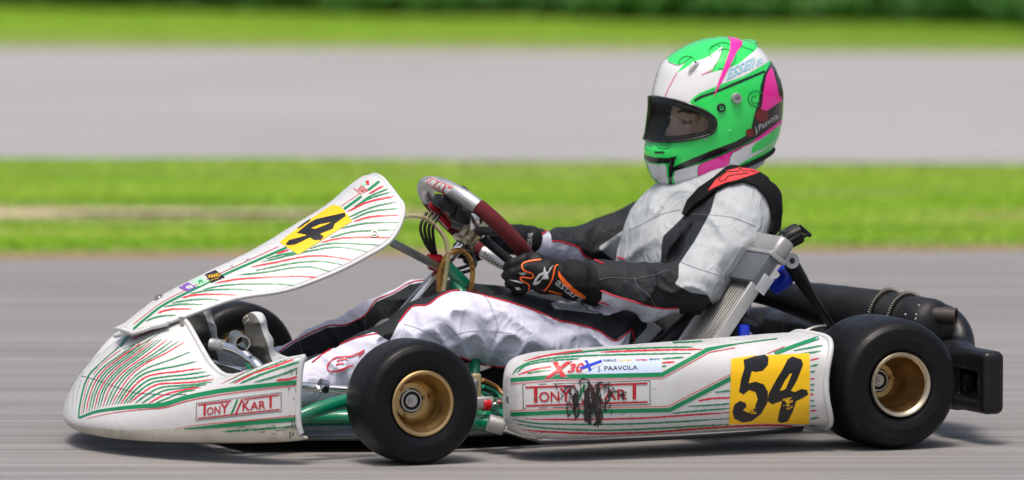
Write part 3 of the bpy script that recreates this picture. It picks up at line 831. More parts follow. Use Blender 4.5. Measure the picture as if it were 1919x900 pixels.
# ---- seat shell
def seat():
    prof = [(.66, .085, .13), (.58, .062, .165), (.48, .055, .185), (.38, .060, .195), (.29, .082, .20), (.22, .125, .205), (.165, .20, .205), (.12, .29, .205), (.085, .38, .195), (.065, .45, .175), (.058, .485, .14)]
    side = [.02, .06, .10, .125, .14, .145, .13, .10, .075, .05, .02]
    R = []
    nn = np.gradient(np.array([(a, b) for a, b, c in prof]), axis=0)
    for (x, z, w), h, t in zip(prof, side, nn):
        t = t/np.linalg.norm(t); n = np.array([-t[1]*-1, -t[0]]) ; n = np.array([-t[1], t[0]]); n = -n if n[1]*1+n[0] < 0 else n
        row = []
        for s in np.linspace(-1, 1, 33):
            a = abs(s); y = w*math.copysign(min(1, a/.62)**1.0, s) if a < .62 else math.copysign(w+.012*((a-.62)/.38), s)
            e = 0 if a < .45 else (min((a-.45)/.55, 1))**1.6
            row.append((x+n[0]*h*e, y, z+n[1]*h*e))
        R.append(row)
    R = np.array(R); R = np.array([crom(R[:, j], 40) for j in range(R.shape[1])]).transpose(1, 0, 2)
    V, F = grid_geo(R); o = mesh('seat', V, F, M['carbon'], kart); solidify(o, .006, 0)
    for k in (0, -1): tube('seat_edge', R[:, k], .005, M['black_plastic'], o, n=60, seg=8)
    return o
seat()

# ---- radiator on the near side of the seat
M['fin'] = mat('radiator_fin', (.36, .355, .335), .55, .4, var=.25)
M['tape'] = mat('grey_duct_tape', (.105, .118, .128), .5, .15, var=.1, bump=.2, bscale=40)
A0 = P(1339, 637, .43); A1 = P(1447.6, 475.7, .43)
up = A1-A0; up[1] = 0; Lr = np.linalg.norm(up); up /= Lr; bk = np.array([-up[2], 0, up[0]]); bk = -bk if bk[0] > 0 else bk
yv = np.array([0, 1.0, 0]); Wd, Th = .165, .023
lo_ = A0-up*.10; Lf = Lr+.10
core_top = (P(1411.5, 528.6, .43)-lo_) @ up
rad = empty('radiator', kart)
def slab(name, u0, u1, w0, w1, t0, t1, m, par=rad, bv=.002, smooth=True):
    o = mesh(name, *obox(lo_+up*u0+yv*(w0-Wd)+bk*t0, up*(u1-u0), yv*(w1-w0), bk*(t1-t0)), m, par, smooth=smooth)
    if bv: bevel(o, bv)
    return o
slab('core', 0.0, Lf, .006, Wd-.009, .012, Th-.004, M['black_matte'])
nf = 13
for k in range(nf):
    w = .010+(Wd-.026)*k/(nf-1); slab('cooling_fin', 0.004, core_top, w, w+.0052, .0105+.0003*(k % 2), .0125, M['fin'], bv=0)
slab('side_plate', 0.0, Lf, Wd-.011, Wd, -.003, Th+.002, M['alu']); slab('side_plate', 0.0, Lf, 0, .008, -.003, Th, M['alu'])
tp_ = slab('tape_wrap', core_top, Lf-.002, -.002, Wd+.0025, -.006, Th-.002, M['tape'])
slab('tape_flap', core_top-.010, core_top+.030, Wd+.003, Wd+.0045, Th*.4, Th+.013, mat('silver_tape', (.50, .52, .54), .35, .5, var=.08), bv=.001)
tk = slab('header_tank', Lf, Lf+.046, -.004, Wd+.006, -.006, Th+.010, M['alu'], bv=.010)
slab('tank_flange', Lf-.006, Lf+.004, -.006, Wd+.008, -.009, Th+.013, M['alu'], bv=.002)
cpos = P(1476, 447, .385); cax = up*.86+bk*.5; cax /= np.linalg.norm(cax)
prof = [(.0, .044), (.012, .044), (.0215, .041), (.0232, .036), (.0232, .004), (.018, .0), (.016, -.02)]
V, F = lathe_geo(prof, cpos-cax*.012, cax, 48); V = list(V)
V = [np.array(v) for v in V]
for k in range(48):                      # ribs round the cap
    if (k//2) % 2:
        for i in (3, 4):
            c = cpos-cax*.012; q = V[k*7+i]-c; ax_ = cax*(q @ cax); V[k*7+i] = c+ax_+(q-ax_)*.91
mesh('filler_cap', V, F, M['black_plastic'], rad, auto=40)
tube('overflow_nipple', [cpos+cax*.040-bk*.014+up*.002, cpos+cax*.041+bk*.020], .0048, M['black_plastic'], rad, n=8, seg=10); tube('nipple_stem', [cpos+cax*.02+bk*.012, cpos+cax*.040+bk*.012], .005, M['black_plastic'], rad, n=4, seg=10)
# blue hoses, stay, washer
tube('coolant_hose', [P(1468, 500, .33), P(1476, 512, .33), P(1470, 528, .32), P(1450, 540, .30)], .0165, M['blue'], rad, n=14)
lathe('blue_fitting', [(.0, .03), (.012, .03), (.013, .026), (.013, -.002), (.009, -.01)], P(1394, 634, .42), (0, 0, 1), M['blue'], rad, 20)
tube('bracket_rod', [P(1392, 599, .43), P(1418, 610, .43)], .0052, M['black_plastic'], rad, n=4, seg=8)
tube('bracket_rod', [P(1398, 618, .40), P(1413, 634, .40)], .004, M['steel'], rad, n=4, seg=8)
tube('seat_stay', [P(1482, 492, .36), P(1508, 535, .345), P(1535, 576, .33), P(1566, 622, .31)], [.0165, .0150, .0105, .009, .008], M['black_plastic'], kart, n=24, sx=1.0)
lathe('washer', [(.0065, .002), (.0165, .002), (.0165, -.002)], P(1484, 489, .385), (0.1, 1, .1), mat('grey_washer', (.45, .47, .48), .4, .3), kart, 28)

# ---- steering wheel and column
T0 = P(815, 345, 0); Vd = P(972, 478, .16)-P(880, 385, .16); Vd[1] = 0; Vd /= np.linalg.norm(Vd)
Nn = np.array([-Vd[2], 0, Vd[0]]); Nn = Nn if Nn[0] > 0 else -Nn
Cw = T0+Vd*.137
sw = empty('steering_wheel', kart)
def wpt(a):                                   # 0 = top, positive towards the near side
    s, c = math.sin(a), -math.cos(a)
    return Cw+yv*.163*math.copysign(abs(s)**.86, s)+Vd*.137*(math.copysign(abs(c)**.86, c) if c < 0 else min(1.0, math.copysign(abs(c)**.8, c)*.93))
M['suede'] = mat('maroon_suede', S(92, 22, 28), .95, var=.3, vscale=60, bump=.25, bscale=500)
M['brushed'] = mat('brushed_silver', (.62, .62, .62), .36, .8, var=.1, dirt=.2)
def arc(a0, a1, n=30): return [wpt(a) for a in np.linspace(a0, a1, n)]
tube('top_rim', arc(-1.02, 1.02, 40), .0162, M['brushed'], sw, n=60, seg=20)
for sg in (1, -1): tube('grip', arc(sg*1.02, sg*2.30, 30), .0172, M['suede'], sw, n=50, seg=20)
tube('bottom_rim', arc(2.30, 2*math.pi-2.30, 30), .0158, M['brushed'], sw, n=40, seg=20)
for a, r in ((math.pi*.5, .009), (-math.pi*.5, .009), (math.pi, .009)):
    tube('spoke', [Cw+Nn*.012, (Cw+wpt(a))/2+Nn*.006, wpt(a)], .010, M['black_matte'], sw, n=8, seg=8)
dash = mesh('dash_display', *obox(Cw-Vd*.105-yv*.055-Nn*.034, Vd*.095, yv*.11, Nn*.028), M['black_plastic'], sw); bevel(dash, .012, 3)
lathe('hub_boss', [(.0, -.012), (.030, -.012), (.034, -.006), (.034, .006), (.024, .010), (.022, .040), (.028, .044), (.028, .050), (.016, .052)], Cw, Nn, mat('brass_boss', (.55, .48, .32), .3, 1.0, var=.1), sw, 32)
for k in range(6):
    th = 2*math.pi*k/6; q = Cw+(Vd*math.cos(th)+yv*math.sin(th))*.027
    lathe('hub_bolt', [(0, .016), (.004, .016), (.0045, .012), (.0045, .003)], q, Nn, M['chrome'], sw, 10)
pl = mesh('switch_box', *obox(P(805, 382, .02), (-.05, 0, -.03), (0, .05, 0), (-.012, 0, .024)), M['black_plastic'], sw); bevel(pl, .005)
pl = mesh('switch_box', *obox(P(838, 412, .04), (-.035, 0, -.012), (0, .04, 0), (-.010, 0, .030)), M['black_plastic'], sw); bevel(pl, .006)
pl = mesh('bracket', *obox(P(800, 388, .0), (-.045, 0, -.05), (0, .02, 0), (-.006, 0, .014)), M['redmetal'], sw); bevel(pl, .003)
pl = mesh('bracket_plate', *obox(P(880, 432, .07), (-.022, 0, .0), (0, .004, 0), (0, 0, .036)), M['chrome'], sw); bevel(pl, .002)
for k in range(4):
    j = k*.008
    tube('cable', [P(800+k*9, 398, .02+j), P(788+k*8, 425, .03+j), P(795+k*6, 452, .03), P(812+k*2, 478, .02), P(830, 500, .0)], .0034, M['black_plastic'], sw, n=20, seg=8)
tube('cable', [P(822, 500, .0), P(850, 505, .02), P(880, 496, .03), P(888, 480, .02), P(872, 470, .0)], .0036, M['black_plastic'], sw, n=20, seg=8)
tube('cable', [P(826, 504, .0), P(856, 512, .02), P(886, 504, .03), P(890, 486, .02), P(866, 476, .0)], .0036, M['black_plastic'], sw, n=20, seg=8)
tube('steering_column', [Cw+Nn*.03, Cw+Nn*.52], .0105, M['chrome'], kart, n=4, seg=16)
# column support (green), red clamp, panel stay, clear hoses
cs = mesh('column_support', *obox(P(818, 500, .02), P(862, 543, .02)-P(818, 500, .02), (0, .03, 0), (-.018, 0, .018)), M['frame'], kart); bevel(cs, .008, 3)
tube('column_support', [P(850, 530, .03), P(870, 560, .06), P(890, 640, .16), P(885, 760, .25)], .012, M['frame'], kart)
tube('clamp', [P(802, 487, .03), P(826, 488, .03)], .013, M['redmetal'], kart, n=4, seg=16)
cl = mesh('clamp_block', *obox(P(800, 505, 0), (-.05, 0, -.012), (0, .03, 0), (0, 0, .022)), M['redmetal'], kart); bevel(cl, .004)
pb = mesh('panel_stay', *obox(P(731, 462, .10), P(820, 508, .03)-P(731, 462, .10), (0, .016, .002), (.003, 0, .018)), mat('dark_steel_strip', (.30, .30, .30), .35, .9, var=.15), kart); bevel(pb, .001)
clear = NT('clear_hose'); clear.set(Base_Color=(.80, .72, .45), Roughness=.12); clear.b.inputs['Transmission Weight'].default_value = .75; clear.b.inputs['IOR'].default_value = 1.3
amber = NT('amber_fuel_hose'); amber.set(Base_Color=(.55, .30, .08), Roughness=.12); amber.b.inputs['Transmission Weight'].default_value = .7; amber.b.inputs['IOR'].default_value = 1.3
tube('breather_hose', [P(u, v, .06) for u, v in WZ([(40, 300), (100, 293), (170, 305), (240, 355), (290, 425), (308, 510), (300, 610), (280, 735)])], .0050, clear.m, kart, n=60)
tube('fuel_hose', [P(u, v, .05) for u, v in WZ([(255, 735), (258, 640), (290, 545), (340, 500), (390, 498), (435, 540), (452, 620), (440, 730)])], .0056, amber.m, kart, n=60)
tube('fuel_hose', [P(u, v, .03) for u, v in WZ([(265, 735), (278, 660), (295, 600), (318, 540)])], .0050, amber.m, kart, n=30)
# fuel tank between the legs
sdf = SDF((.62, -.14, .03), (1.0, .16, .36), .006); ft = P(716, 625, .02)
sdf.box((ft[0]-.105, -.01, .145), (.10, .08, .105), .04, .02); V, F = sdf.nets()
fast_mesh('fuel_tank', V, F, mat('milky_tank', (.52, .50, .41), .4, var=.05), kart)
lathe('fuel_cap', [(0, .022), (.018, .022), (.020, .018), (.020, 0)], (ft[0]-.105, 0, .247), (0, 0, 1), M['red'], kart, 24)

# ---- pedals, front bars
for sg in (1, -1):
    bx_ = P(515, 640, .17)[0] if sg > 0 else P(515, 640, .17)[0]
    tube('pedal_bar', [(1.30, sg*.13, .045), (1.335, sg*.135, .12), (1.36, sg*.15, .19)], .009, M['steel'], kart, n=14)
pr = P(523, 640, .20); lathe('pedal_pad', [(.013, -.10), (.0165, -.10), (.0165, .035), (.0138, .035), (.0135, -.09)], P(451, 641, .225), (.25, 1, 0), M['steel'], kart, 24)
lathe('pedal_pad', [(.013, -.10), (.0165, -.10), (.0165, .035), (.0138, .035), (.0135, -.09)], P(354, 633, -.10), (.25, 1, 0), M['steel'], kart, 24)
tube('front_bar', [P(u, v, l) for (u, v), l in zip(FZ([(370, 525), (430, 535), (500, 545), (600, 575), (690, 620), (750, 670), (790, 700), (850, 770)]), (.17, .18, .20, .23, .26, .28, .30, .32))], .0105, M['chrome'], kart, n=30)
tube('bar_sleeve', [P(u, v, l) for (u, v), l in zip(FZ([(375, 522), (430, 532), (490, 542)]), (.172, .183, .203))], .0125, M['alu'], kart, n=6)
tube('front_bar', [P(u, v, l) for (u, v), l in zip(FZ([(240, 655), (330, 690), (500, 735), (690, 775)]), (.12, .15, .20, .27))], .009, M['chrome'], kart, n=20)
pb = tube('panel_bracket', [P(u, v, .10) for u, v in FZ([(90, 270), (105, 340), (135, 440), (185, 560)])], .0075, M['alu'], kart, n=10, sx=.5)

# ================================================================== the driver
def seg_d(p, a, b):
    d = b-a; t = np.clip(((p-a) @ d)/(d @ d), 0, 1); return np.linalg.norm(p-(a+t[:, None]*d), axis=1)
def poly_sd(q, poly):                      # signed distance in pixels, positive inside
    poly = np.array(poly, float); n = len(poly); ins = np.zeros(len(q), bool); dm = np.full(len(q), 1e9)
    for i in range(n):
        a, b = poly[i], poly[(i+1) % n]; d = b-a
        t = np.clip(((q-a) @ d)/(d @ d+1e-9), 0, 1); dm = np.minimum(dm, np.linalg.norm(q-(a+t[:, None]*d), axis=1))
        c = ((a[1] > q[:, 1]) != (b[1] > q[:, 1])); ins ^= c & (q[:, 0] < (b[0]-a[0])*(q[:, 1]-a[1])/(b[1]-a[1]+1e-12)+a[0])
    return np.where(ins, dm, -dm)
LIMBS = {
 'torso': [((1275, 612, 0), (1292, 530, 0), .118, .124, 1.42), ((1292, 530, 0), (1303, 455, 0), .124, .124, 1.45), ((1303, 455, 0), (1320, 398, 0), .122, .104, 1.55), ((1322, 412, 0), (1342, 372, 0), .098, .072, 1.3), ((1342, 372, 0), (1352, 318, 0), .064, .060, 1.1), ((1312, 392, 0), (1282, 416, 0), .044, .074, 1.3), ((1282, 416, 0), (1264, 462, 0), .074, .094, 1.4), ((1264, 462, 0), (1256, 515, 0), .094, .098, 1.4),
           ((1332, 400, 0), (1376, 386, .14), .068, .076, 1), ((1332, 400, 0), (1292, 386, -.13), .068, .066, 1)],
 'near_arm': [((1392, 394, .185), (1364, 455, .235), .083, .074, 1), ((1364, 455, .235), (1300, 534, .280), .073, .055, 1), ((1297, 537, .282), (1215, 543, .245), .058, .056, 1), ((1215, 543, .245), (1118, 528, .195), .055, .046, 1)],
 'far_arm': [((1285, 392, -.175), (1212, 426, -.23), .064, .060, 1), ((1215, 428, -.23), (1140, 460, -.265), .058, .052, 1), ((1140, 454, -.265), (1070, 464, -.235), .052, .040, 1), ((1070, 464, -.235), (990, 455, -.19), .039, .031, 1)],
 'near_leg': [((1248, 652, .085), (1120, 644, .13), .092, .080, 1), ((1120, 644, .13), (960, 622, .15), .080, .076, 1), ((960, 622, .15), (852, 612, .17), .074, .070, 1), ((852, 612, .17), (795, 622, .175), .066, .064, 1), ((795, 622, .175), (680, 680, .175), .062, .056, 1), ((680, 680, .175), (590, 715, .175), .054, .048, 1), ((590, 715, .175), (535, 735, .175), .046, .040, 1)],
 'far_leg': [((1245, 625, -.085), (1050, 600, -.12), .095, .066, 1), ((1050, 600, -.12), (850, 572, -.15), .062, .050, 1), ((850, 572, -.15), (780, 574, -.155), .052, .052, 1), ((780, 574, -.155), (700, 602, -.16), .052, .045, 1), ((700, 602, -.16), (600, 648, -.165), .044, .038, 1), ((600, 648, -.165), (515, 688, -.17), .038, .034, 1)]}
J = {k: [(P(*a), P(*b), r1, r2, sy) for a, b, r1, r2, sy in v] for k, v in LIMBS.items()}
sdf = SDF((.0, -.42, .02), (1.36, .42, .74), .0048)
for k in ('torso', 'far_leg', 'far_arm', 'near_leg', 'near_arm'):
    part = SDF((.0, -.42, .02), (1.36, .42, .78), .0055) if 0 else None
    for a, b, r1, r2, sy in J[k]: sdf.cone(a, b, r1, r2, .022 if k != 'torso' else .05, sy)
# cloth: broad unevenness everywhere, folds bunched at elbows, hips, knees and waist
def ridge(X, Y, Z, s, seed):
    n = vnoise(X+seed, Y+seed*.7, Z+seed*1.3, s); return np.clip(1-np.abs(n)*3.6, 0, 1)**1.6
allx = sdf.sub((.0, -.42, .02), (1.36, .42, .78))
def cloth(X, Y, Z): return -.0045*vnoise(X, Y, Z, (11, 11, 15))*2-.0022*vnoise(X+.3*Z, Y, Z, (24, 16, 10))*2
sdf.op(cloth, (.0, -.42, .02), (1.36, .42, .78), mode='disp')
def folds(c, R, amp, s, seed, rot=0.0):
    c = np.asarray(c)
    def f(X, Y, Z):
        w = np.exp(-(((X-c[0])**2+(Y-c[1])**2+(Z-c[2])**2)/R**2)); ca, sa = math.cos(rot), math.sin(rot)
        return -1.7*amp*w*(ridge(X*ca+Z*sa, Y, -X*sa+Z*ca, s, seed)-.25)
    sdf.op(f, c-2*R, c+2*R, mode='disp')
folds(P(1295, 535, .32), .075, .012, (16, 7, 34), 1.7, .5); folds(P(1205, 545, .29), .07, .008, (26, 7, 12), 4.1, .2)
folds(P(1370, 430, .28), .08, .008, (22, 7, 10), 2.3, -.5); folds(P(1250, 470, .10), .12, .010, (24, 9, 11), 6.2, .5)
folds(P(1215, 420, 0), .10, .008, (22, 9, 12), 3.2, .6); folds(P(1130, 455, -.24), .08, .010, (24, 8, 18), 8.1, -.3); folds(P(1050, 460, -.22), .06, .008, (30, 8, 14), 5.5, 0)
folds(P(1160, 625, .2), .10, .012, (20, 8, 24), 9.3, .7); folds(P(1000, 640, .22), .11, .009, (18, 7, 26), 2.9, .5); folds(P(860, 620, .24), .10, .010, (26, 8, 16), 7.7, -.6)
folds(P(740, 640, .24), .08, .008, (26, 8, 14), 1.1, -.4); folds(P(640, 690, .22), .07, .009, (30, 8, 14), 3.9, -.5); folds(P(760, 560, -.11), .07, .008, (26, 8, 16), 6.6, -.5); folds(P(640, 625, -.13), .07, .007, (28, 8, 14), 2.2, -.5)
folds(P(545, 655, -.15), .05, .009, (34, 10, 14), 5.2, -.5); folds(P(1090, 585, .1), .07, .014, (20, 9, 20), 4.7, .3)
Vb, Fb = sdf.nets(); Vb = laplace(Vb, Fb, 1, .45)
# head inside the helmet, finer
hs = SDF(P(1335, 215, 0)-[.13, .11, .17], P(1335, 215, 0)+[.15, .11, .16], .004)
hc = P(1338, 208, 0)
hs.ell(hc, (.094, .074, .112), .01); hs.ell(hc+[.035, 0, -.055], (.062, .056, .065), .03); hs.cone(hc+[-.02, 0, -.06], hc+[-.02, 0, -.14], .055, .058, .03)
hs.cone(P(1268, 226, 0), P(1256, 254, 0), .008, .011, .012); hs.cone(P(1262, 257, 0), P(1262, 257, 0)+[-.004, 0, 0], .014, .014, .010, 1.25)
for sg in (1, -1):
    ec = P(1291, 229, .034); ec = ec*[1, sg, 1]
    hs.ell(ec+[.012, 0, .002], (.016, .019, .011), .012, mode='cut'); hs.cone(ec+[.006, -.012*sg, .018], ec+[-.006, .020*sg, .014], .008, .007, .010)
    hs.ell(ec+[.001, .004*sg, -.032], (.022, .022, .018), .02)
    hs.cone(ec+[.0135, -.010*sg, .0075], ec+[.006, .014*sg, .006], .0042, .004, .004); hs.cone(ec+[.0125, -.010*sg, -.0075], ec+[.006, .014*sg, -.006], .0036, .0036, .004)
    hs.ell(hc+[-.01, sg*.074, -.005], (.018, .008, .028), .008)
hs.cone(P(1262, 280, .018), P(1262, 280, -.018), .008, .008, .008)
Vh, Fh = hs.nets()
V = np.vstack([Vb, Vh]); F = np.vstack([Fb, Fh+len(Vb)])
person = fast_mesh('person', V, F, [], None); person.matrix_world = KM
tag(person, 'driver in grey, black and white racing suit and green helmet seated in the kart', 'person')
# panels of the suit
q = project(Vb); lid = np.full(len(Vb), ''); best = np.full(len(Vb), 1e9); names = list(J)
ids = np.zeros(len(Vb), int)
for i, k in enumerate(names):
    for a, b, r1, r2, sy in J[k]:
        sc = np.array([1, 1/sy, 1]); d = seg_d(Vb*sc, a*sc, b*sc)-(r1+r2)/2
        m = d < best; best[m] = d[m]; ids[m] = i
dark = np.full(len(Vb), -60.0); lav = np.full(len(Vb), -60.0)
def put(arr, limb, polys, base=-60.0, sign=1):
    m = ids == names.index(limb); s = np.full(m.sum(), base)
    for p in polys: s = np.maximum(s, poly_sd(q[m], p))
    arr[m] = np.clip(s, -60, 60)
put(dark, 'near_arm', [TZ([(640, 165), (612, 262), (545, 385), (468, 500), (466, 560), (450, 588), (492, 612), (520, 628), (600, 640), (640, 720), (400, 850), (-150, 800), (-150, 440), (60, 440), (150, 440), (230, 470), (300, 465), (370, 460), (388, 440), (388, 410), (397, 370), (440, 330), (520, 250), (545, 220), (600, 180)])])
put(lav, 'near_arm', [TZ([(20, 665), (105, 620), (170, 642), (260, 668), (370, 700), (470, 702), (470, 800), (20, 800)])])
put(dark, 'far_arm', [[(900, 280), (1215, 280), (1205, 370), (1195, 385), (1175, 418), (1168, 432), (1125, 461), (1123, 466), (1148, 486), (1160, 600), (900, 600)]])
put(lav, 'far_arm', [WZ([(780, 435), (850, 405), (890, 380), (905, 400), (912, 440), (960, 447), (1010, 458), (1070, 480), (1100, 525), (1160, 550), (1240, 580), (1240, 680), (780, 680)])])
NLP = [(730, 640), (748, 604), (772, 576), (800, 572), (824, 556), (848, 546), (880, 546), (912, 556), (960, 568), (1014, 587), (1043, 600), (1080, 608), (1121, 620), (1154, 639), (1183, 617)]
put(lav, 'near_leg', [NLP+[(1175, 660), (1100, 690), (945, 688), (912, 685), (885, 677), (862, 668), (840, 700), (800, 790), (480, 790), (480, 600), (570, 680), (650, 640), (700, 622)]])
m = ids == names.index('near_leg'); dark[m] = np.clip(-np.maximum(poly_sd(q[m], TZ([(322, 738), (390, 795), (330, 860), (255, 860), (322, 790)])), poly_sd(q[m], WZ([(905, 800), (960, 788), (1010, 800), (1060, 788), (1130, 795), (1230, 822), (1190, 865), (1000, 842), (930, 835)]))), -60, 60)
put(dark, 'far_leg', [[(524, 662), (552, 642), (612, 614), (648, 611), (684, 593), (704, 566), (736, 552), (768, 533), (804, 527), (860, 522), (1300, 500), (1300, 760), (524, 760)]])
m = ids == names.index('far_leg'); lav[m] = np.where(dark[m] > 0, -dark[m], -dark[m])
tq = q[ids == 0]; put(dark, 'torso', [TZ([(640, 165), (612, 262), (545, 385), (468, 500), (466, 560), (380, 560), (388, 440), (388, 410), (397, 370), (440, 330), (520, 250), (545, 220), (600, 180)]), [(1060, 600), (1180, 590), (1330, 560), (1400, 560), (1400, 760), (1060, 760)]])
at = person.data.attributes.new('suit_dark', 'FLOAT', 'POINT'); at.data.foreach_set('value', np.concatenate([dark, np.zeros(len(Vh))]).astype(np.float32))
at = person.data.attributes.new('suit_lav', 'FLOAT', 'POINT'); at.data.foreach_set('value', np.concatenate([lav, np.zeros(len(Vh))]).astype(np.float32))
t = NT('racing_suit_cloth')
fine = t.noise(38, 4, .6, None, .6); weave = t.noise(900, 2); mid = t.noise(14, 5, .6, None, 1.2)
c = t.mix(t.rng(t.attr('suit_dark'), -.7, .7, 0, 1), (.43, .46, .475), (.019, .022, .025)); c = t.mix(t.rng(t.attr('suit_lav'), -.7, .7, 0, 1), c, (.68, .68, .80))
c = t.mix(t.rng(mid, .5, .8, 0, .05), c, (.12, .11, .10)); c = t.mix(t.rng(fine, .4, .7, 0, .03), c, (.02, .02, .02))
rv = t.noise(1.0, 2, .5, t.coord((17, 17, 11), (0, .6, 0)), .9); rg = t.math('SUBTRACT', 1.0, t.math('MINIMUM', t.math('MULTIPLY', t.math('ABSOLUTE', t.math('SUBTRACT', rv, .5)), 7.0), 1.0))
nb = t.bump(weave, .15, .0006); nb = t.bump(fine, .12, .005, nb); nb = t.bump(rg, .30, .009, nb); nb = t.bump(mid, .16, .018, nb)
t.set(Base_Color=c, Roughness=.72, Normal=nb); t.b.inputs['Specular IOR Level'].default_value = .25
M['suit'] = t.m
M['skin'] = mat('skin', (.62, .40, .31), .5, var=.08, vscale=40)
person.data.materials.append(M['suit']); person.data.materials.append(M['skin'])
mi = np.zeros(len(F), np.int32); mi[len(Fb):] = 1; person.data.polygons.foreach_set('material_index', mi)
class _B: pass
b_body = BVHTree.FromPolygons([tuple(v) for v in Vb], [tuple(f) for f in Fb])
def onbody(px, off=.001):
    out = [lay(b_body, u, v, off) for u, v in px]; return [np.array(p) for p in out if p is not None]
def piping(px, r=.0017, m=None, n=60, name='piping'):
    p = onbody(crom(px, n))
    keep = [p[0]]
    for a in p[1:]:
        if np.linalg.norm(a-keep[-1]) < .05: keep.append(a)
        else: 
            if len(keep) > 5: tube(name, keep, r, m or M['piping'], person, n=len(keep), seg=6, smooth=False)
            keep = [a]
    if len(keep) > 3: tube(name, keep, r, m or M['piping'], person, n=len(keep), seg=6, smooth=False)
M['piping'] = mat('red_piping', S(205, 20, 48), .5, var=.05)
M['seam'] = mat('seam_thread', (.20, .21, .23), .8)
piping(NLP[1:], n=140); piping([(1183, 617), (1189, 640)], n=8); piping([(862, 668), (885, 677), (912, 685), (945, 688), (985, 688)], n=40)
piping([(524, 660), (552, 640), (612, 612), (648, 609), (684, 591), (704, 564), (736, 550), (768, 531), (800, 525)], n=90)
piping(TZ([(58, 652), (105, 620), (170, 642), (260, 668), (370, 698), (462, 700)]), n=70); piping(TZ([(60, 660), (95, 668), (150, 684)]), n=14)
piping(WZ([(806, 428), (850, 405), (888, 380)]), n=16); piping(WZ([(915, 440), (960, 445), (1010, 458), (1070, 480), (1100, 525), (1160, 550), (1215, 575)]), n=50)
piping(LZ([(262, 400), (330, 350), (430, 300), (500, 278), (570, 264)]), n=30); piping(TZ([(150, 475), (185, 468), (222, 476)]), n=10)
for l in (TZ([(522, 272), (600, 275), (700, 285), (770, 308), (820, 330)]), TZ([(472, 488), (530, 512), (600, 535), (670, 556)]), TZ([(240, 345), (300, 318), (380, 275), (480, 250)]), LZ([(860, 306), (920, 272), (990, 255), (1080, 250), (1200, 264)]), LZ([(1090, 110), (1115, 170), (1128, 240), (1100, 300), (1010, 370)]), LZ([(690, 220), (760, 240), (830, 275), (872, 310)]), LZ([(516, 180), (508, 225), (520, 265)]), LZ([(214, 256), (208, 330), (240, 388)]), WZ([(480, 725), (540, 790), (570, 880)]), TZ([(110, 345), (170, 365), (205, 385)]), TZ([(265, 560), (280, 600), (330, 640), (365, 700)]), TZ([(90, 575), (160, 560), (260, 565), (350, 550), (420, 525)])):
    piping(l, .00042, M['seam'], 60, 'seam')
# shoulder protector: black band with a red patch
M['black_cloth'] = mat('black_fabric', (.006, .006, .007), .85, var=.3, bump=.2, bscale=600, Specular_IOR_Level=.2)
M['red_cloth'] = mat('red_fabric', S(232, 60, 66), .8, var=.06, bump=.2, bscale=600)
strap = decal('shoulder_strap', [TZ([(635, 118), (690, 72), (760, 48), (850, 62), (892, 112), (918, 190), (922, 258), (914, 330), (886, 368), (864, 352), (884, 300), (880, 252), (856, 195), (815, 150), (760, 131), (690, 148), (640, 172), (600, 205), (550, 238), (508, 285), (492, 280), (520, 212), (570, 160)])], b_body, M['black_cloth'], person, layer=1, step=2.2, off0=.004, thick=.006)
decal('strap_patch', [TZ([(614, 178), (644, 134), (694, 92), (745, 80), (796, 86), (826, 98), (796, 110), (745, 126), (690, 142), (650, 160)])], b_body, M['red_cloth'], strap, layer=1, step=5, off0=.0108)
star = [ribbon(TZ(p), 1.5) for p in ([(660, 135), (672, 112), (700, 96), (735, 98), (750, 83), (757, 96), (825, 93), (765, 106), (740, 108), (700, 116), (685, 134), (662, 137)],)]
decal('strap_emblem', star, b_body, M['ink'], strap, layer=1, step=0, off0=.0116)
# emblem on the shin
decal('shin_emblem', [ribbon(LZ(p), 2.6) for p in ([(506, 340), (490, 352), (440, 372), (380, 376), (345, 398), (333, 425), (345, 440), (385, 438), (430, 420), (455, 412)], [(372, 412), (395, 406), (412, 404)], [(378, 396), (400, 386), (425, 386)], [(506, 340), (498, 356), (480, 372)])], b_body, M['piping'], person, layer=1, step=0, off0=.0022)

# ---- gloves
M['glove'] = mat('black_glove', (.006, .006, .007), .6, var=.3, bump=.3, bscale=400, Specular_IOR_Level=.3)
M['orange'] = mat('orange_print', S(255, 105, 20), .45, var=.05)
M['silver_print'] = mat('silver_print', (.55, .55, .55), .4, .3, var=.05)
def glove(chains, lo, hi, name='glove'):
    g = SDF(lo, hi, .0036)
    for pts, rad, k in chains:
        pp = [P(*p) for p in pts]
        for i in range(len(pp)-1): g.cone(pp[i], pp[i+1], rad[i], rad[i+1], k)
    g.op(lambda X, Y, Z: -.0022*ridge(X, Y, Z, (38, 20, 38), 3.3), lo, hi, mode='disp')
    V, F = g.nets(); return fast_mesh(name, laplace(V, F, 1, .4), F, M['glove'], person)
def fz(pts): return pts
near = [([(1112, 533, .195), (1072, 524, .20), (1046, 520, .205)], [.046, .040, .034], .012),
        ([(1048, 518, .205), (1022, 512, .212), (990, 504, .210)], [.030, .026, .019], .012), ([(1040, 526, .205), (1018, 528, .208), (994, 528, .205)], [.025, .023, .016], .012), ([(1022, 502, .20), (1002, 493, .20), (986, 488, .197)], [.022, .019, .015], .012)]
for (a, b, c, d) in [((984, 486, .205), (962, 494, .208), (952, 502, .185), (962, 506, .155)), ((986, 502, .212), (962, 511, .212), (950, 517, .186), (962, 522, .155)), ((988, 518, .210), (965, 527, .208), (955, 531, .182), (966, 535, .155)), ((994, 532, .202), (976, 541, .200), (968, 544, .178), (977, 546, .158))]:
    near.append(([a, b, c, d], [.0125, .0112, .0104, .0096], .0025))
near.append(([(1020, 498, .185), (996, 487, .165), (976, 476, .150)], [.015, .013, .0115], .008))
gl = glove(near, P(1010, 510, .18)-[.14, .12, .12], P(1010, 510, .18)+[.10, .10, .10])
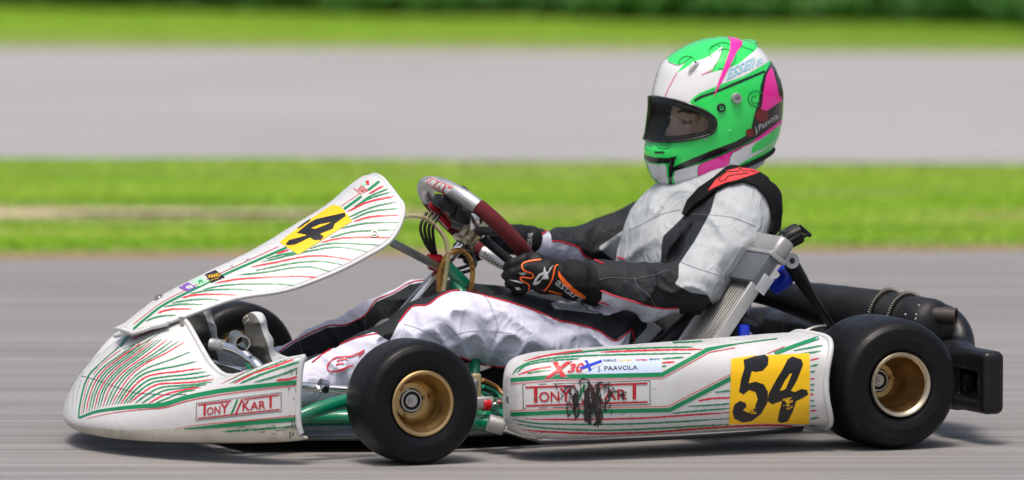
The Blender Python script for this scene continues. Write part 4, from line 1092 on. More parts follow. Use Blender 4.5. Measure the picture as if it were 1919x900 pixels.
b_gl = bvh_of(gl)
decal('knuckle_trim', [ribbon(WZ(p), 2.8) for p in ([(850, 548), (790, 556), (742, 572), (748, 610), (800, 630), (798, 656), (735, 650), (735, 670), (780, 692), (775, 742)], [(948, 580), (930, 590), (915, 660), (885, 712), (865, 730)], [(895, 728), (930, 738), (970, 748)])], b_gl, M['orange'], gl, 1, 0, .0012)
decal('cuff_stripe', [WZ([(950, 612), (968, 640), (1035, 710), (1108, 760), (1105, 778), (1040, 745), (975, 690), (948, 640)])], b_gl, M['orange'], gl, 1, 4, .0012)
decal('glove_emblem', [WZ([(922, 578), (900, 600), (893, 618), (880, 620), (870, 590), (862, 622), (840, 630), (818, 655), (802, 690), (815, 697), (840, 688), (856, 662), (895, 660), (888, 636)])], b_gl, M['silver_print'], gl, 1, 4, .0012)
decal('glove_emblem_hole', [WZ([(868, 632), (845, 645), (822, 675), (845, 668), (858, 650)])], b_gl, M['glove'], gl, 2, 4, .0012)
decal('knuckle_slider', [WZ([(715, 625), (760, 622), (764, 632), (740, 640)]), WZ([(660, 664), (700, 668), (745, 680), (745, 688), (700, 678)]), WZ([(695, 708), (722, 710), (735, 722), (712, 726)])], b_gl, M['silver_print'], gl, 1, 4, .0012)
decal('cuff_script', [text_quad('astars', WZ([(928, 690), (1078, 800), (1098, 772), (945, 655)]), .01, .3)], b_gl, M['silver_print'], gl, 1, 0, .0012)
far = [([(990, 452, -.19), (968, 450, -.185), (948, 449, -.18)], [.034, .031, .027], .012), ([(950, 447, -.18), (925, 448, -.176), (905, 446, -.172)], [.029, .030, .024], .012), ([(948, 458, -.18), (925, 464, -.175), (905, 466, -.170)], [.020, .022, .018], .012)]
for a, b, c in [((905, 440, -.19), (880, 438, -.19), (868, 446, -.165)), ((900, 452, -.19), (872, 455, -.19), (858, 462, -.165)), ((902, 464, -.188), (875, 470, -.188), (862, 476, -.165)), ((908, 474, -.18), (886, 482, -.18), (876, 486, -.160))]:
    far.append(([a, b, c], [.0130, .0115, .0100], .0045))
far.append(([(930, 438, -.155), (900, 436, -.14), (880, 430, -.135)], [.015, .013, .0115], .008))
gf = glove(far, P(930, 455, -.17)-[.12, .11, .11], P(930, 455, -.17)+[.12, .09, .10]); b_gf = bvh_of(gf)
decal('knuckle_trim', [ribbon(WZ(p), 2.4) for p in ([(508, 425), (530, 412), (552, 425), (562, 450), (545, 458), (510, 430)], [(570, 460), (590, 468)])], b_gf, M['orange'], gf, 1, 0, .0012)
decal('cuff_lettering', [text_quad('BORAL', WZ([(795, 478), (800, 392), (772, 390), (768, 474)]), .012)], b_gf, M['silver_print'], gf, 1, 0, .0012)

# ---- shoes
t = NT('shoe_leather'); sc_ = t.noise(60, 4); ss = t.rng(t.attr('sole'), -.0008, .0008, 0, 1)
c = t.mix(ss, t.mix(t.rng(sc_, .4, .7, 0, .25), (.56, .58, .58), (.25, .25, .24)), t.mix(t.noise(90, 3), (.035, .035, .033), (.12, .115, .10)))
t.set(Base_Color=c, Roughness=.6, Normal=t.bump(t.noise(120, 3), .3, .002)); M['shoe'] = t.m
def shoe(sg, du=0):
    heel, ball, toe = P(516, 728, .175), P(484, 642, .175), P(478, 604, .175)
    ankle = P(540, 700, .175)
    pts = [p*np.array([1, sg, 1]) for p in (heel, ball, toe, ankle)]; heel, ball, toe, ankle = pts
    lo = np.min(pts, 0)-.07; hi = np.max(pts, 0)+.07; g = SDF(lo, hi, .0036)
    g.cone(heel, (heel+ball)/2, .028, .026, .012, 1.15); g.cone((heel+ball)/2, ball, .026, .024, .012, 1.5); g.cone(ball, toe, .024, .0215, .012, 1.6); g.cone((heel*.6+ball*.4)-[.012, 0, 0], ankle, .028, .034, .02)
    g.op(lambda X, Y, Z: -.003*ridge(X, Y, Z, (30, 16, 44), 5.1), lo, hi, mode='disp')
    V, F = g.nets(); V = laplace(V, F, 1, .4); o = fast_mesh('shoe', V, F, M['shoe'], person)
    ax = toe-heel; ax[1] = 0; ax /= np.linalg.norm(ax); fw = np.array([ax[2], 0, -ax[0]]); fw = fw if fw[0] > 0 else -fw
    a = o.data.attributes.new('sole', 'FLOAT', 'POINT'); a.data.foreach_set('value', (((V-heel) @ fw)-.002).astype(np.float32))
    return o, bvh_of(o)
sn, b_sn = shoe(1); sf, b_sf = shoe(-1)
M['cream'] = mat('cream_print', (.62, .56, .40), .6)
decal('sole_star', [ribbon(FZ([(718, 258), (705, 285), (675, 268), (668, 290), (672, 310), (690, 318), (692, 340), (706, 315), (735, 312), (728, 290), (718, 258)]), 1.2)], b_sn, M['cream'], sn, 1, 0, .001)
decal('sole_star', [ribbon(FZ([(158, 250), (150, 270), (110, 262), (112, 285), (130, 290), (125, 308), (150, 295), (158, 250)]), 1.2)], b_sf, M['cream'], sf, 1, 0, .001)

# ================================================================== helmet
for sg in (1, -1):
    ec = P(1291, 229, .034)*[1, sg, 1]
    lathe('eye', [(0, .0125), (.004, .0118), (.0075, .010), (.011, .0055), (.0122, 0)], ec+[-.0005, 0, 0], (1, .12*sg, 0), mat('eye_white', (.24, .22, .20), .3), person, 20)
    lathe('iris', [(0, .0132), (.003, .0130), (.0056, .0118)], ec+[-.0002, 0, 0], (1, .12*sg, 0), mat('iris', (.03, .025, .02), .2), person, 16)
    tube('eyebrow', [ec+[.020, -.014*sg, .021], ec+[.017, .004*sg, .026], ec+[.004, .024*sg, .020]], [.002, .0035, .0018], mat('brow_hair', (.05, .03, .02), .9), person, n=10, seg=8, sx=1.0)
HS = [((1240, 349), (1446, 279), .098), ((1222, 330), (1457, 256), .110), ((1212, 303), (1462, 236), .117), ((1209, 281), (1465, 216), .121), ((1214, 258), (1466, 200), .124), ((1219, 222), (1466, 182), .126), ((1223, 183), (1462, 160), .126), ((1230, 152), (1454, 138), .123), ((1241, 121), (1441, 113), .114), ((1262, 101), (1428, 96), .100), ((1288, 86), (1410, 80), .080), ((1315, 75), (1388, 73), .052), ((1342, 70), (1364, 69.5), .016)]
sv, cv = math.sin(KART_YAW), math.cos(KART_YAW)
params = []
for L, R, w in HS:
    mid = ((L[0]+R[0])/2, (L[1]+R[1])/2); c = P(*mid, 0); px = CAM_F/np.linalg.norm(c-CAMK)
    e = (R[0]-L[0])/2/px; a = math.sqrt(max(e*e-(w*sv)**2, 1e-6))/cv
    tilt = (L[1]-R[1])/2/px*1.02
    params.append((c[0], c[2], a, w, tilt))
params = np.array(params)
def hsurf(t, phi, off=0.0):
    """helmet surface: t = slice number (0 bottom .. 12 crown), phi = angle from straight ahead, to the left"""
    i = min(max(t, 0), 11.999); k = int(i); f = i-k
    g = lambda n: params[n] if 0 <= n < 13 else (2*params[0]-params[1] if n < 0 else 2*params[12]-params[11])
    p0, p1, p2, p3 = g(k-1), g(k), g(k+1), g(k+2)
    x, z, a, w, ti = .5*((2*p1)+(-p0+p2)*f+(2*p0-5*p1+4*p2-p3)*f*f+(-p0+3*p1-3*p2+p3)*f**3)
    c, s = math.cos(phi), math.sin(phi); n = 2.25
    cc = math.copysign(abs(c)**(2/n), c); s2 = math.copysign(abs(s)**(2/n), s)
    return np.array([x+(a+off)*cc, (w+off)*s2, z-ti*cc+off*.0])
NT_, NP_ = 150, 200
tt = np.linspace(0, 12, NT_); pp = np.linspace(-math.pi, math.pi, NP_, endpoint=False)
VM = RAD(70)
def port(t, phi, dp, dt):
    tc = 5.02-.66*(phi/VM)**2; ht = 1.02-.26*abs(phi/VM)**2
    return abs(phi/(VM+dp))**6+abs((t-tc)/(ht+dt))**3.0 < 1
R = np.array([[hsurf(t, p) for p in pp] for t in tt])
V, F = grid_geo(R, True); F2 = []
for f in F:
    i = f[0]//NP_; j = f[0] % NP_
    if port(tt[i]+.04, pp[j]+.015, -.03, -.12): continue
    F2.append(f)
V = list(V); top = len(V); V.append(hsurf(12, 0)*[1, 0, 1]+[0, 0, .0015]); F2 += [((NT_-1)*NP_+j, (NT_-1)*NP_+(j+1) % NP_, top) for j in range(NP_)]
V, F2 = orient(V, F2, P(1340, 210, 0))
hV = V
WC = [(60, 240), (140, 130), (190, 150), (205, 185), (245, 200), (270, 202), (335, 158), (295, 185), (250, 245), (300, 215), (350, 182), (388, 172), (415, 160), (495, 100), (480, 150), (440, 222), (380, 255), (500, 225), (570, 200), (655, 130), (690, 95), (760, 150), (740, 180), (600, 262), (480, 305), (370, 350), (330, 380), (310, 415), (240, 402), (70, 372)]
M['hgreen'] = mat('fluorescent_green_gloss', S(50, 232, 104), .13, var=.03, coat=.5)
M['hwhite'] = mat('white_gloss', (.80, .80, .80), .13, var=.02, coat=.5)
M['hpink'] = mat('pink_gloss', S(250, 40, 165), .13, var=.03, coat=.5)
M['hblack'] = mat('black_gloss', (.008, .008, .009), .18, var=.1, coat=.5)
M['hlining'] = mat('black_lining', (.012, .012, .012), .9)
helmet = mesh('helmet', V, F2, [M['hgreen'], M['hlining'], M['hwhite']], person, auto=60)
solidify(helmet, .022); so = helmet.modifiers['solid']; so.material_offset = 1; so.material_offset_rim = 1
def patch(name, m, t0, t1, inside, off, parent, thick=None, nt=70, npn=150):
    ts = np.linspace(t0, t1, nt); ps = np.linspace(-RAD(86), RAD(86), npn); keep = {}; V = []; F = []
    for i in range(nt-1):
        for j in range(npn-1):
            if not inside((ts[i]+ts[i+1])/2, (ps[j]+ps[j+1])/2): continue
            q = []
            for a, b in ((i, j), (i, j+1), (i+1, j+1), (i+1, j)):
                if (a, b) not in keep: keep[(a, b)] = len(V); V.append(hsurf(ts[a], ps[b], off))
                q.append(keep[(a, b)])
            F.append(tuple(q))
    V, F = orient(V, F, P(1340, 215, 0)); o = mesh(name, V, F, m, parent)
    if thick: solidify(o, thick)
    return o
glass = NT('smoked_visor'); 
for n in list(glass.n):
    if n.type == 'BSDF_PRINCIPLED': glass.n.remove(n)
tb = glass.new('ShaderNodeBsdfTransparent'); tb.inputs['Color'].default_value = (.86, .88, .88, 1); gb = glass.new('ShaderNodeBsdfGlossy'); gb.inputs['Roughness'].default_value = .04
fr = glass.new('ShaderNodeFresnel'); fr.inputs['IOR'].default_value = 1.6; mx = glass.new('ShaderNodeMixShader')
glass.link(fr.outputs[0], mx.inputs[0]); glass.link(tb.outputs[0], mx.inputs[1]); glass.link(gb.outputs[0], mx.inputs[2]); glass.link(mx.outputs[0], glass.n['Material Output'].inputs['Surface'])
patch('visor', glass.m, 3.6, 6.5, lambda t, p: port(t, p, .03, .08), .0062, helmet, nt=110, npn=220)
def loop(dp, dt, off, n=140):
    out = []
    for a in np.linspace(0, 2*math.pi, n, endpoint=False):
        c, s = math.cos(a), math.sin(a); phi = (VM+dp)*math.copysign(abs(c)**(1/3), c); tc = 5.02-.66*(phi/VM)**2; ht = 1.02-.26*abs(phi/VM)**2
        out.append(hsurf(tc+(ht+dt)*math.copysign(abs(s)**(2/3), s), phi, off))
    return out
tube('visor_edge', loop(.035, .09, .0055), .0030, M['hblack'], helmet, n=200, seg=8, closed=True)
tube('eyeport_seal', loop(-.03, -.10, .001), .0062, M['hlining'], helmet, n=200, seg=8, closed=True)
bot = [hsurf(0, p, .0008) for p in pp]
tube('helmet_trim', bot[::2], .0058, M['hlining'], helmet, n=120, seg=8, closed=True)
b_hel = bvh_of(helmet)
def hd(name, polys, m, layer, step=4, mirror=True): return decal(name, polys, b_hel, M[m] if isinstance(m, str) else m, helmet, layer, step, .00042, mirror)
hd('white_crown', [HZ(WC)], 'hwhite', 1)
fc = np.array([np.mean([hV[i] for i in f], 0) for f in F2])
w_ = np.maximum(poly_sd(project(fc), HZ(WC)), np.where(fc[:, 1] < -.02, poly_sd(project(fc*[1, -1, 1]), HZ(WC)), -9)) > 3.0
for p_, k_ in zip(helmet.data.polygons, w_): p_.material_index = 2 if k_ else 0
hd('brow_line', [ribbon(HZ([(342, 392), (380, 370), (450, 345), (560, 300), (650, 262), (712, 235)]), 4.2)], 'hblack', 2, 0)
hd('green_edge', [ribbon(HZ([(316, 412), (335, 383), (375, 355), (470, 315), (600, 268), (735, 188)]), 3.4)], 'hgreen', 2, 0)
hd('pink_flash', [HZ([(512, 52), (532, 80), (528, 120), (505, 190), (470, 285), (440, 375), (470, 320), (520, 225), (560, 140), (592, 100), (594, 78), (560, 62)])], 'hpink', 3.6, 4)
hd('rear_black', [HZ([(745, 180), (730, 215), (705, 255), (690, 310), (680, 390), (655, 470), (640, 540), (612, 580), (680, 555), (800, 470), (808, 400), (808, 330), (790, 260), (765, 205)])], 'hblack', 2)
hd('rear_pink', [HZ([(740, 215), (718, 260), (705, 330), (698, 400), (690, 440), (655, 470), (720, 445), (800, 390), (800, 370), (782, 340), (765, 270), (752, 225)])], 'hpink', 3)
hd('rear_black_sliver', [HZ([(757, 205), (795, 290), (803, 365), (790, 372), (778, 330), (770, 270)])], 'hblack', 4)  # black sliver along the back of the rear pink
hd('lower_black', [HZ([(230, 740), (330, 695), (440, 650), (560, 605), (612, 575), (680, 553), (800, 465), (800, 500), (690, 575), (560, 640), (440, 690), (330, 728), (250, 755), (232, 775), (228, 828), (208, 830), (205, 735), (215, 715), (240, 712)])], 'hblack', 2)
hd('chin_vent_black', [HZ([(82, 676), (130, 690), (200, 692), (250, 682), (235, 712), (200, 722), (120, 718), (90, 705)])], 'hblack', 3)
hd('chin_white', [HZ([(92, 712), (130, 722), (190, 726), (205, 832), (165, 825), (125, 790)])], 'hwhite', 2)
hd('lower_white', [HZ([(240, 760), (330, 735), (450, 700), (560, 645), (690, 590), (800, 512), (770, 600), (690, 660), (560, 735), (470, 775), (370, 805), (240, 828), (232, 795)])], 'hwhite', 3)
hd('lower_pink', [HZ([(365, 730), (380, 722), (540, 655), (640, 608), (800, 488), (800, 512), (690, 592), (590, 638), (545, 660), (526, 690), (523, 725), (440, 765), (362, 795), (360, 750)])], 'hpink', 4)
hd('lower_green', [HZ([(790, 515), (785, 560), (765, 600), (700, 645), (640, 668), (640, 640), (665, 612), (720, 575)])], 'hgreen', 4)
hd('lower_line', [ribbon(HZ([(232, 775), (245, 757), (330, 732), (440, 695), (545, 650), (650, 603)]), 1.2), ribbon(HZ([(362, 795), (358, 745), (375, 725)]), 1.0), ribbon(HZ([(523, 725), (527, 690), (545, 662), (590, 640)]), 1.0)], 'hblack', 5, 0)
hd('chin_green_line', [ribbon(HZ([(100, 716), (150, 724), (195, 724), (203, 760), (207, 830)]), 2.0), ribbon(HZ([(228, 828), (229, 780), (240, 758)]), 2.0)], 'hgreen', 4, 0)
M['teal_line'] = mat('dark_green_swirl', S(20, 150, 62), .25, coat=.4)
def arcp(cx, cy, r, a0, a1, n=16, e=1.0): return [(cx+r*math.cos(a), cy+r*e*math.sin(a)) for a in np.linspace(a0, a1, n)]
hd('swirl', [ribbon(HZ(arcp(665, 380, 42, 1.2, 5.6)), 2.2), ribbon(HZ(arcp(660, 385, 22, .8, 5.2)), 2.2), ribbon(HZ(arcp(490, 155, 70, -2.6, 1.9)), 2.2), ribbon(HZ(arcp(500, 160, 42, -2.4, 1.6)), 2.2), ribbon(HZ(arcp(455, 135, 38, 1.8, 5.4)), 2.0), ribbon(HZ(arcp(305, 205, 48, 3.3, 5.6)), 2.0), ribbon(HZ(arcp(180, 615, 42, .2, 2.9, e=.7)), 1.8), ribbon(HZ(arcp(180, 612, 26, .2, 2.9, e=.7)), 1.8)], M['teal_line'], 2.5, 0, False)
M['dark_red'] = mat('dark_red_gloss', S(120, 22, 14), .25, coat=.4)
hd('red_figure', [HZ(arcp(695, 470, 34, 0, 6.1)), HZ(arcp(632, 560, 22, 0, 6.1)), HZ([(665, 450), (690, 420), (692, 445)])], M['dark_red'], 4, 5, False)
hd('pink_thread', [ribbon(HZ([(250, 245), (225, 290), (200, 340), (186, 372)]), 1.3), ribbon(HZ([(380, 255), (420, 240), (440, 228)]), 1.4)], 'hpink', 3, 0)
hd('crown_thread', [ribbon(HZ([(205, 188), (240, 202), (270, 202), (330, 160)]), .9), ribbon(HZ([(440, 222), (478, 155), (493, 102)]), .9), ribbon(HZ([(655, 130), (600, 110), (560, 92)]), .9)], 'hblack', 4, 0)
M['pale_blue'] = mat('pale_blue_print', S(150, 205, 225), .3)
hd('crown_lettering', [text_quad('ESSEli', HZ([(508, 285), (648, 215), (662, 158), (524, 225)]), .02, .0), text_quad('00', HZ([(664, 212), (702, 192), (690, 165), (668, 178)]), .005, 0)], M['pale_blue'], 4, 0, False)
hd('name_lettering', [text_quad('J.Paavola', HZ([(662, 570), (782, 490), (772, 452), (650, 535)]), .008, .12)], M['white_edge'], 5, 0, False)
def on_helmet(u, v): 
    p = lay(b_hel, *HZ([(u, v)])[0], 0); a = lay(b_hel, *HZ([(u+9, v)])[0], 0); b = lay(b_hel, *HZ([(u, v+9)])[0], 0)
    n = (Vector(b)-Vector(p)).cross(Vector(a)-Vector(p)).normalized()
    if n.dot(_cam_v-Vector(p)) < 0: n = -n
    return np.array(p), np.array(n)
p, n = on_helmet(560, 378)
lathe('visor_screw', [(0, .007), (.006, .007), (.0062, .0085), (.0105, .0085), (.0118, .006), (.0118, -.004)], p, n, M['alu'], helmet, 36)
k = mesh('screw_slot', *obox(p+n*.0072-np.array([.005, 0, .001]), (.010, 0, 0), (0, .0012, 0), (0, 0, .002)), M['hblack'], helmet)
p, n = on_helmet(482, 428)
lathe('visor_pivot', [(0, .002), (.0035, .002), (.0037, .004), (.0085, .005), (.0100, .003), (.0100, -.004)], p, n, M['hblack'], helmet, 32)
lathe('pivot_ring', [(.0028, .0040), (.0042, .0044), (.0042, .002)], p, n, M['hgreen'], helmet, 24)
p, n = on_helmet(430, 550); lathe('visor_lock', [(0, .010), (.005, .010), (.006, .007), (.006, -.003)], p, n, M['hblack'], helmet, 24)
p, n = on_helmet(400, 593); lathe('rivet', [(0, .003), (.003, .002), (.0036, 0)], p, n, M['steel'], helmet, 12)
p, n = on_helmet(530, 553); lathe('rivet', [(0, .0012), (.0035, .001), (.0042, 0)], p, n, M['hgreen'], helmet, 12)
p, n = on_helmet(345, 205)
o = tube('crown_vent', [p+np.array([.014, 0, -.010]), p+n*.006, p+np.array([-.013, 0, .007])], [.0045, .0058, .003], M['hwhite'], helmet, n=14, seg=14)
lathe('vent_hole', [(0, .0028), (.0026, .0028), (.003, 0)], p+n*.0098+np.array([-.004, 0, .002]), n, M['hblack'], helmet, 14)
decal('chin_vent', [HZ([(130, 658), (185, 658), (182, 668), (135, 668)])], b_hel, M['hblack'], helmet, 2, 6, .0005)
# small spoiler at the crown's back
sp_ = [P(1394, 76, .05), P(1412, 78, .05), P(1419, 88, .05)]
V, F = tube_geo([P(1392, 79, -.05), P(1408, 80, -.02), P(1412, 82, .02), P(1404, 84, .055)], [.005, .008, .008, .005], 20, 10); mesh('rear_spoiler', V, F, M['hgreen'], helmet)
tube('collar', [hsurf(0, p_, -.034)+[-.004, 0, -.014] for p_ in pp[::10]], .018, mat('grey_collar', (.47, .50, .52), .7, var=.1, bump=.3, bscale=60), person, n=60, seg=12, closed=True)

# ================================================================== printed graphics on the fairings
NW = zoomf(100, 580, .27778)
def shapes(name, groups, bvh, parent, layer, step=8, off0=.0006, mirror=False):
    for k, (m, polys) in enumerate(groups):
        for q_ in polys: decal(name, [q_], bvh, M[m] if isinstance(m, str) else m, parent, layer+k*.35, step, off0, mirror)
def logo(quad, bvh, parent, line=1.4, layer=2):
    red, grn, ink = [], [], []
    ink += frame_quad(quad, line*.8)
    q = lambda s0, s1, t0, t1: subquad(quad, s0, s1, t0, t1)
    red += [q(.02, .41, .85, .925), q(.56, .98, .85, .925), q(.02, .98, .07, .145)]
    red += [q(.085, .113, .24, .86), text_quad('ON', q(.125, .285, .24, .68), .016), text_quad('Y', q(.285, .385, .24, .80), .016)]
    red += [text_quad('K', q(.545, .635, .24, .80), .016), text_quad('AR', q(.635, .82, .24, .68), .016), q(.862, .890, .24, .86)]
    sl = lambda a, w: [lerp2(quad, a, .10), lerp2(quad, a+w, .10), lerp2(quad, a+w+.075, .92), lerp2(quad, a+.075, .92)]
    grn += [sl(.400, .022)]; red += [sl(.455, .022)]
    decal('lettering', red, bvh, M['logo_red'], parent, layer, 10); decal('lettering', grn, bvh, M['green'], parent, layer, 10); decal('lettering_frame', ink, bvh, M['ink'], parent, layer, 0)

# ---- front panel
R_, G_ = [], []
def st(c, pts, w=3.4, jag=1.9): (R_ if c == 'R' else G_).append(ribbon(pts, w, jag, taper=True))
for c, p in [('R', [(1135, 138), (1205, 100)]), ('G', [(1095, 180), (1150, 145), (1225, 115)]), ('G', [(1065, 200), (1140, 160), (1235, 130)]), ('R', [(1030, 225), (1130, 178), (1255, 150)]), ('G', [(1040, 250), (1150, 203), (1270, 176)]), ('G', [(1050, 262), (1150, 222), (1280, 208)]), ('R', [(1060, 272), (1150, 248), (1282, 240)]),
             ('G', [(1000, 305), (1120, 280), (1275, 275)]), ('G', [(945, 350), (1050, 322), (1150, 315), (1260, 310)]), ('R', [(905, 372), (1000, 352), (1130, 347), (1235, 348)]), ('G', [(850, 402), (930, 380), (1040, 377), (1190, 385)]), ('G', [(615, 468), (760, 432), (880, 408), (970, 395), (1060, 402), (1130, 418)]), ('R', [(570, 490), (700, 465), (830, 440), (930, 438), (1050, 456)]),
             ('G', [(590, 508), (740, 477), (850, 464), (930, 465), (1005, 478)]), ('G', [(500, 530), (640, 515), (760, 495), (850, 490), (950, 512)]), ('R', [(390, 570), (500, 550), (650, 540), (800, 535), (892, 542)]), ('G', [(335, 600), (430, 580), (560, 572), (690, 572), (782, 580)]), ('G', [(270, 620), (370, 602), (480, 598), (575, 602)]),
             ('R', [(230, 640), (300, 625), (400, 622), (500, 625)]), ('G', [(185, 665), (270, 650), (350, 645), (415, 650)]), ('G', [(150, 682), (230, 670), (340, 672)]), ('R', [(115, 712), (180, 695), (285, 693)]), ('G', [(60, 752), (120, 730), (205, 722)]), ('R', [(690, 427), (750, 408)]), ('G', [(640, 452), (720, 430), (790, 420)])]:
    st(c, PZ(p), 3.1 if c == 'R' else 2.8, .9)
shapes('stripe', [('red', R_), ('green', G_)], b_panel, panel, 1, 0, mirror=True)
shapes('stripe', [('green', [ribbon(PZ([(0, 790), (70, 730), (155, 668), (345, 572), (450, 522), (740, 396)]), 4.2), ribbon(PZ([(1015, 212), (1060, 180), (1100, 150)]), 4.6), ribbon(PZ([(1132, 120), (1160, 98), (1185, 78)]), 4.6)]),
                 ('red', [ribbon(PZ([(0, 768), (70, 712), (150, 655), (345, 556), (440, 512), (700, 392)]), .9), ribbon(PZ([(1000, 200), (1050, 165), (1090, 138)]), .9)])], b_panel, panel, 1.2, 0)
decal('number_sticker', [PZ([(706, 372), (752, 334), (876, 246), (932, 208), (964, 190), (1002, 202), (1055, 270), (880, 380), (795, 432)])], b_panel, M['yellow'], panel, 2, 7)
decal('number', [PZ([(735, 380), (752, 362), (800, 350), (838, 338), (788, 328), (845, 282), (880, 262), (940, 248), (1020, 230), (1024, 246), (970, 285), (962, 308), (900, 332), (918, 345), (905, 362), (870, 362), (852, 350), (780, 384), (742, 388)]), PZ([(790, 306), (815, 285), (856, 258), (852, 270), (800, 306)])], b_panel, M['ink'], panel, 2.6, 6)
decal('number_gap', [PZ([(858, 306), (900, 288), (956, 277), (922, 292), (878, 309)])], b_panel, M['yellow'], panel, 3.2, 6)
M['purple'] = mat('purple_print', S(120, 80, 170), .4); M['mint'] = mat('mint_print', S(170, 225, 185), .4)
decal('sticker', [PZ([(345, 528), (396, 506), (442, 541), (376, 568)])], b_panel, M['ink'], panel, 2, 6)
decal('sticker_lettering', [text_quad('VIANO', PZ([(362, 548), (424, 536), (412, 520), (358, 532)]), .02), text_quad('racing', PZ([(370, 562), (412, 548), (408, 542), (366, 555)]), .0)], b_panel, M['yellow'], panel, 2.6, 0)
decal('sticker', [PZ([(218, 590), (262, 566), (305, 588), (262, 611)])], b_panel, M['purple'], panel, 2, 6)
decal('sticker', [PZ([(285, 560), (330, 538), (365, 562), (318, 585)])], b_panel, M['mint'], panel, 2, 6)
decal('sticker_lettering', [text_quad('e', PZ([(255, 600), (290, 594), (285, 578), (252, 584)]), .03), text_quad('rr', PZ([(225, 590), (246, 584), (242, 575), (222, 582)]), .03)], b_panel, M['white'], panel, 2.6, 0)
decal('sticker_lettering', [text_quad('R', PZ([(318, 574), (344, 565), (338, 550), (312, 558)]), .02)], b_panel, M['green'], panel, 2.6, 0)
decal('lettering', [text_quad('KART', PZ([(1080, 120), (1112, 140), (1130, 126), (1096, 104)]), .02), ribbon(PZ([(1062, 112), (1100, 142)]), 1.3), ribbon(PZ([(1095, 98), (1132, 122)]), 1.3)], b_panel, M['red'], panel, 2, 0)
decal('crest', [PZ([(1100, 92), (1118, 78), (1124, 92), (1108, 104)])], b_panel, M['mint'], panel, 2, 6); decal('crest', [PZ([(1118, 78), (1136, 74), (1136, 98), (1124, 92)])], b_panel, M['red'], panel, 2, 6)
decal('scribble', [ribbon(PZ(p), .7, .3) for p in ([(465, 492), (480, 482), (476, 494), (500, 486)], [(540, 462), (556, 448), (552, 460), (580, 446)])], b_panel, M['seam'], panel, 2, 0)
def bolt(u, v, bvh, parent, r=.009, m='alu'):
    p = lay(bvh, u, v, 0); a = lay(bvh, u+4, v, 0); b = lay(bvh, u, v+4, 0); n = (Vector(b)-Vector(p)).cross(Vector(a)-Vector(p)).normalized()
    if n.dot(_cam_v-Vector(p)) < 0: n = -n
    lathe('bolt', [(0, .003), (r*.35, .003), (r*.38, .005), (r*.6, .0055), (r*.7, .003), (r, .0028), (r*1.05, 0), (r*1.05, -.003)], np.array(p), np.array(n), M[m], parent, 28)
bolt(*PZ([(1162, 331)])[0], b_panel, panel); bolt(*PZ([(122, 640)])[0], b_panel, panel, .010, 'steel')
# strip where the panel sits on the nose
# ---- nose
R_, G_ = [], []
KC = {0: [(560, 232), (440, 318), (330, 400), (262, 490), (222, 600), (203, 705)], 5: [(740, 200), (600, 310), (480, 400), (400, 480), (350, 560), (322, 660)], 8: [(885, 220), (760, 295), (620, 368), (530, 440), (460, 530), (395, 645)], 10: [(990, 385), (850, 405), (690, 425), (600, 455), (520, 530), (445, 638)], 13: [(1100, 475), (980, 495), (850, 503), (710, 512), (610, 565), (520, 632)], 16: [(960, 545), (900, 552), (840, 570), (790, 592), (740, 612), (690, 635)]}
kk = sorted(KC)
for k in np.arange(0, 16.1, .8):
    i = max(j for j in kk if j <= k); j = min(q for q in kk if q >= k); f_ = 0 if i == j else (k-i)/(j-i)
    p = [tuple(np.array(a_)*(1-f_)+np.array(b_)*f_) for a_, b_ in zip(KC[i], KC[j])]
    n_ = int(round(k/.8)); (R_ if n_ % 3 == 1 else G_).append(ribbon(NW(p), 2.1 if k < 9 else 2.8, .6 if k < 9 else .8, taper=True))
R_.append(ribbon(NW([(720, 122), (620, 165), (530, 205)]), 2.0, .8, taper=True))
thin = [('G', [(690, 165), (560, 232), (470, 268)]), ('R', [(660, 205), (540, 262), (440, 330)]), ('G', [(720, 160), (600, 235), (500, 300)]), ('R', [(455, 275), (340, 360), (270, 440)]), ('R', [(240, 470), (205, 600), (190, 710)])]
for c, p in thin: (R_ if c == 'R' else G_).append(ribbon(NW(p), 1.0, .4))
fz_ = [('R', [(470, 900), (700, 790), (900, 700), (1040, 650)], 1.6), ('G', [(500, 890), (740, 775), (940, 690), (1070, 652)], 1.5), ('G', [(550, 895), (800, 780), (1000, 705), (1110, 660)], 2.2), ('R', [(590, 895), (780, 800), (960, 740), (1170, 660)], 3.2), ('G', [(650, 895), (850, 810), (1050, 740), (1205, 690)], 4.2), ('G', [(780, 885), (950, 838), (1100, 788), (1200, 742)], 3.2), ('R', [(985, 865), (1120, 850), (1220, 818)], 3.6)]
for c, p, w in fz_: (R_ if c == 'R' else G_).append(ribbon(FZ(p), w, .9, taper=True))
shapes('stripe', [('red', R_), ('green', G_)], b_nose, nose, 1, 0, mirror=True)
g2 = [ribbon(NW([(300, 382), (245, 440), (205, 530), (178, 660), (172, 735)]), 2.8), ribbon(NW([(512, 165), (485, 205), (452, 252)]), 5.4), ribbon(NW([(445, 255), (360, 325), (300, 380)]), 1.4)]
top = NZ([(80, 776), (130, 758), (200, 748), (265, 742), (330, 737), (400, 716), (500, 696), (620, 681), (745, 668)]); tl = NZ([(100, 779), (180, 762), (265, 752), (335, 746), (405, 726), (500, 708), (620, 692), (745, 678)])
low = NZ([(395, 810), (500, 801), (600, 791), (738, 780)]); ll = NZ([(368, 809), (450, 797), (600, 783), (738, 769)])
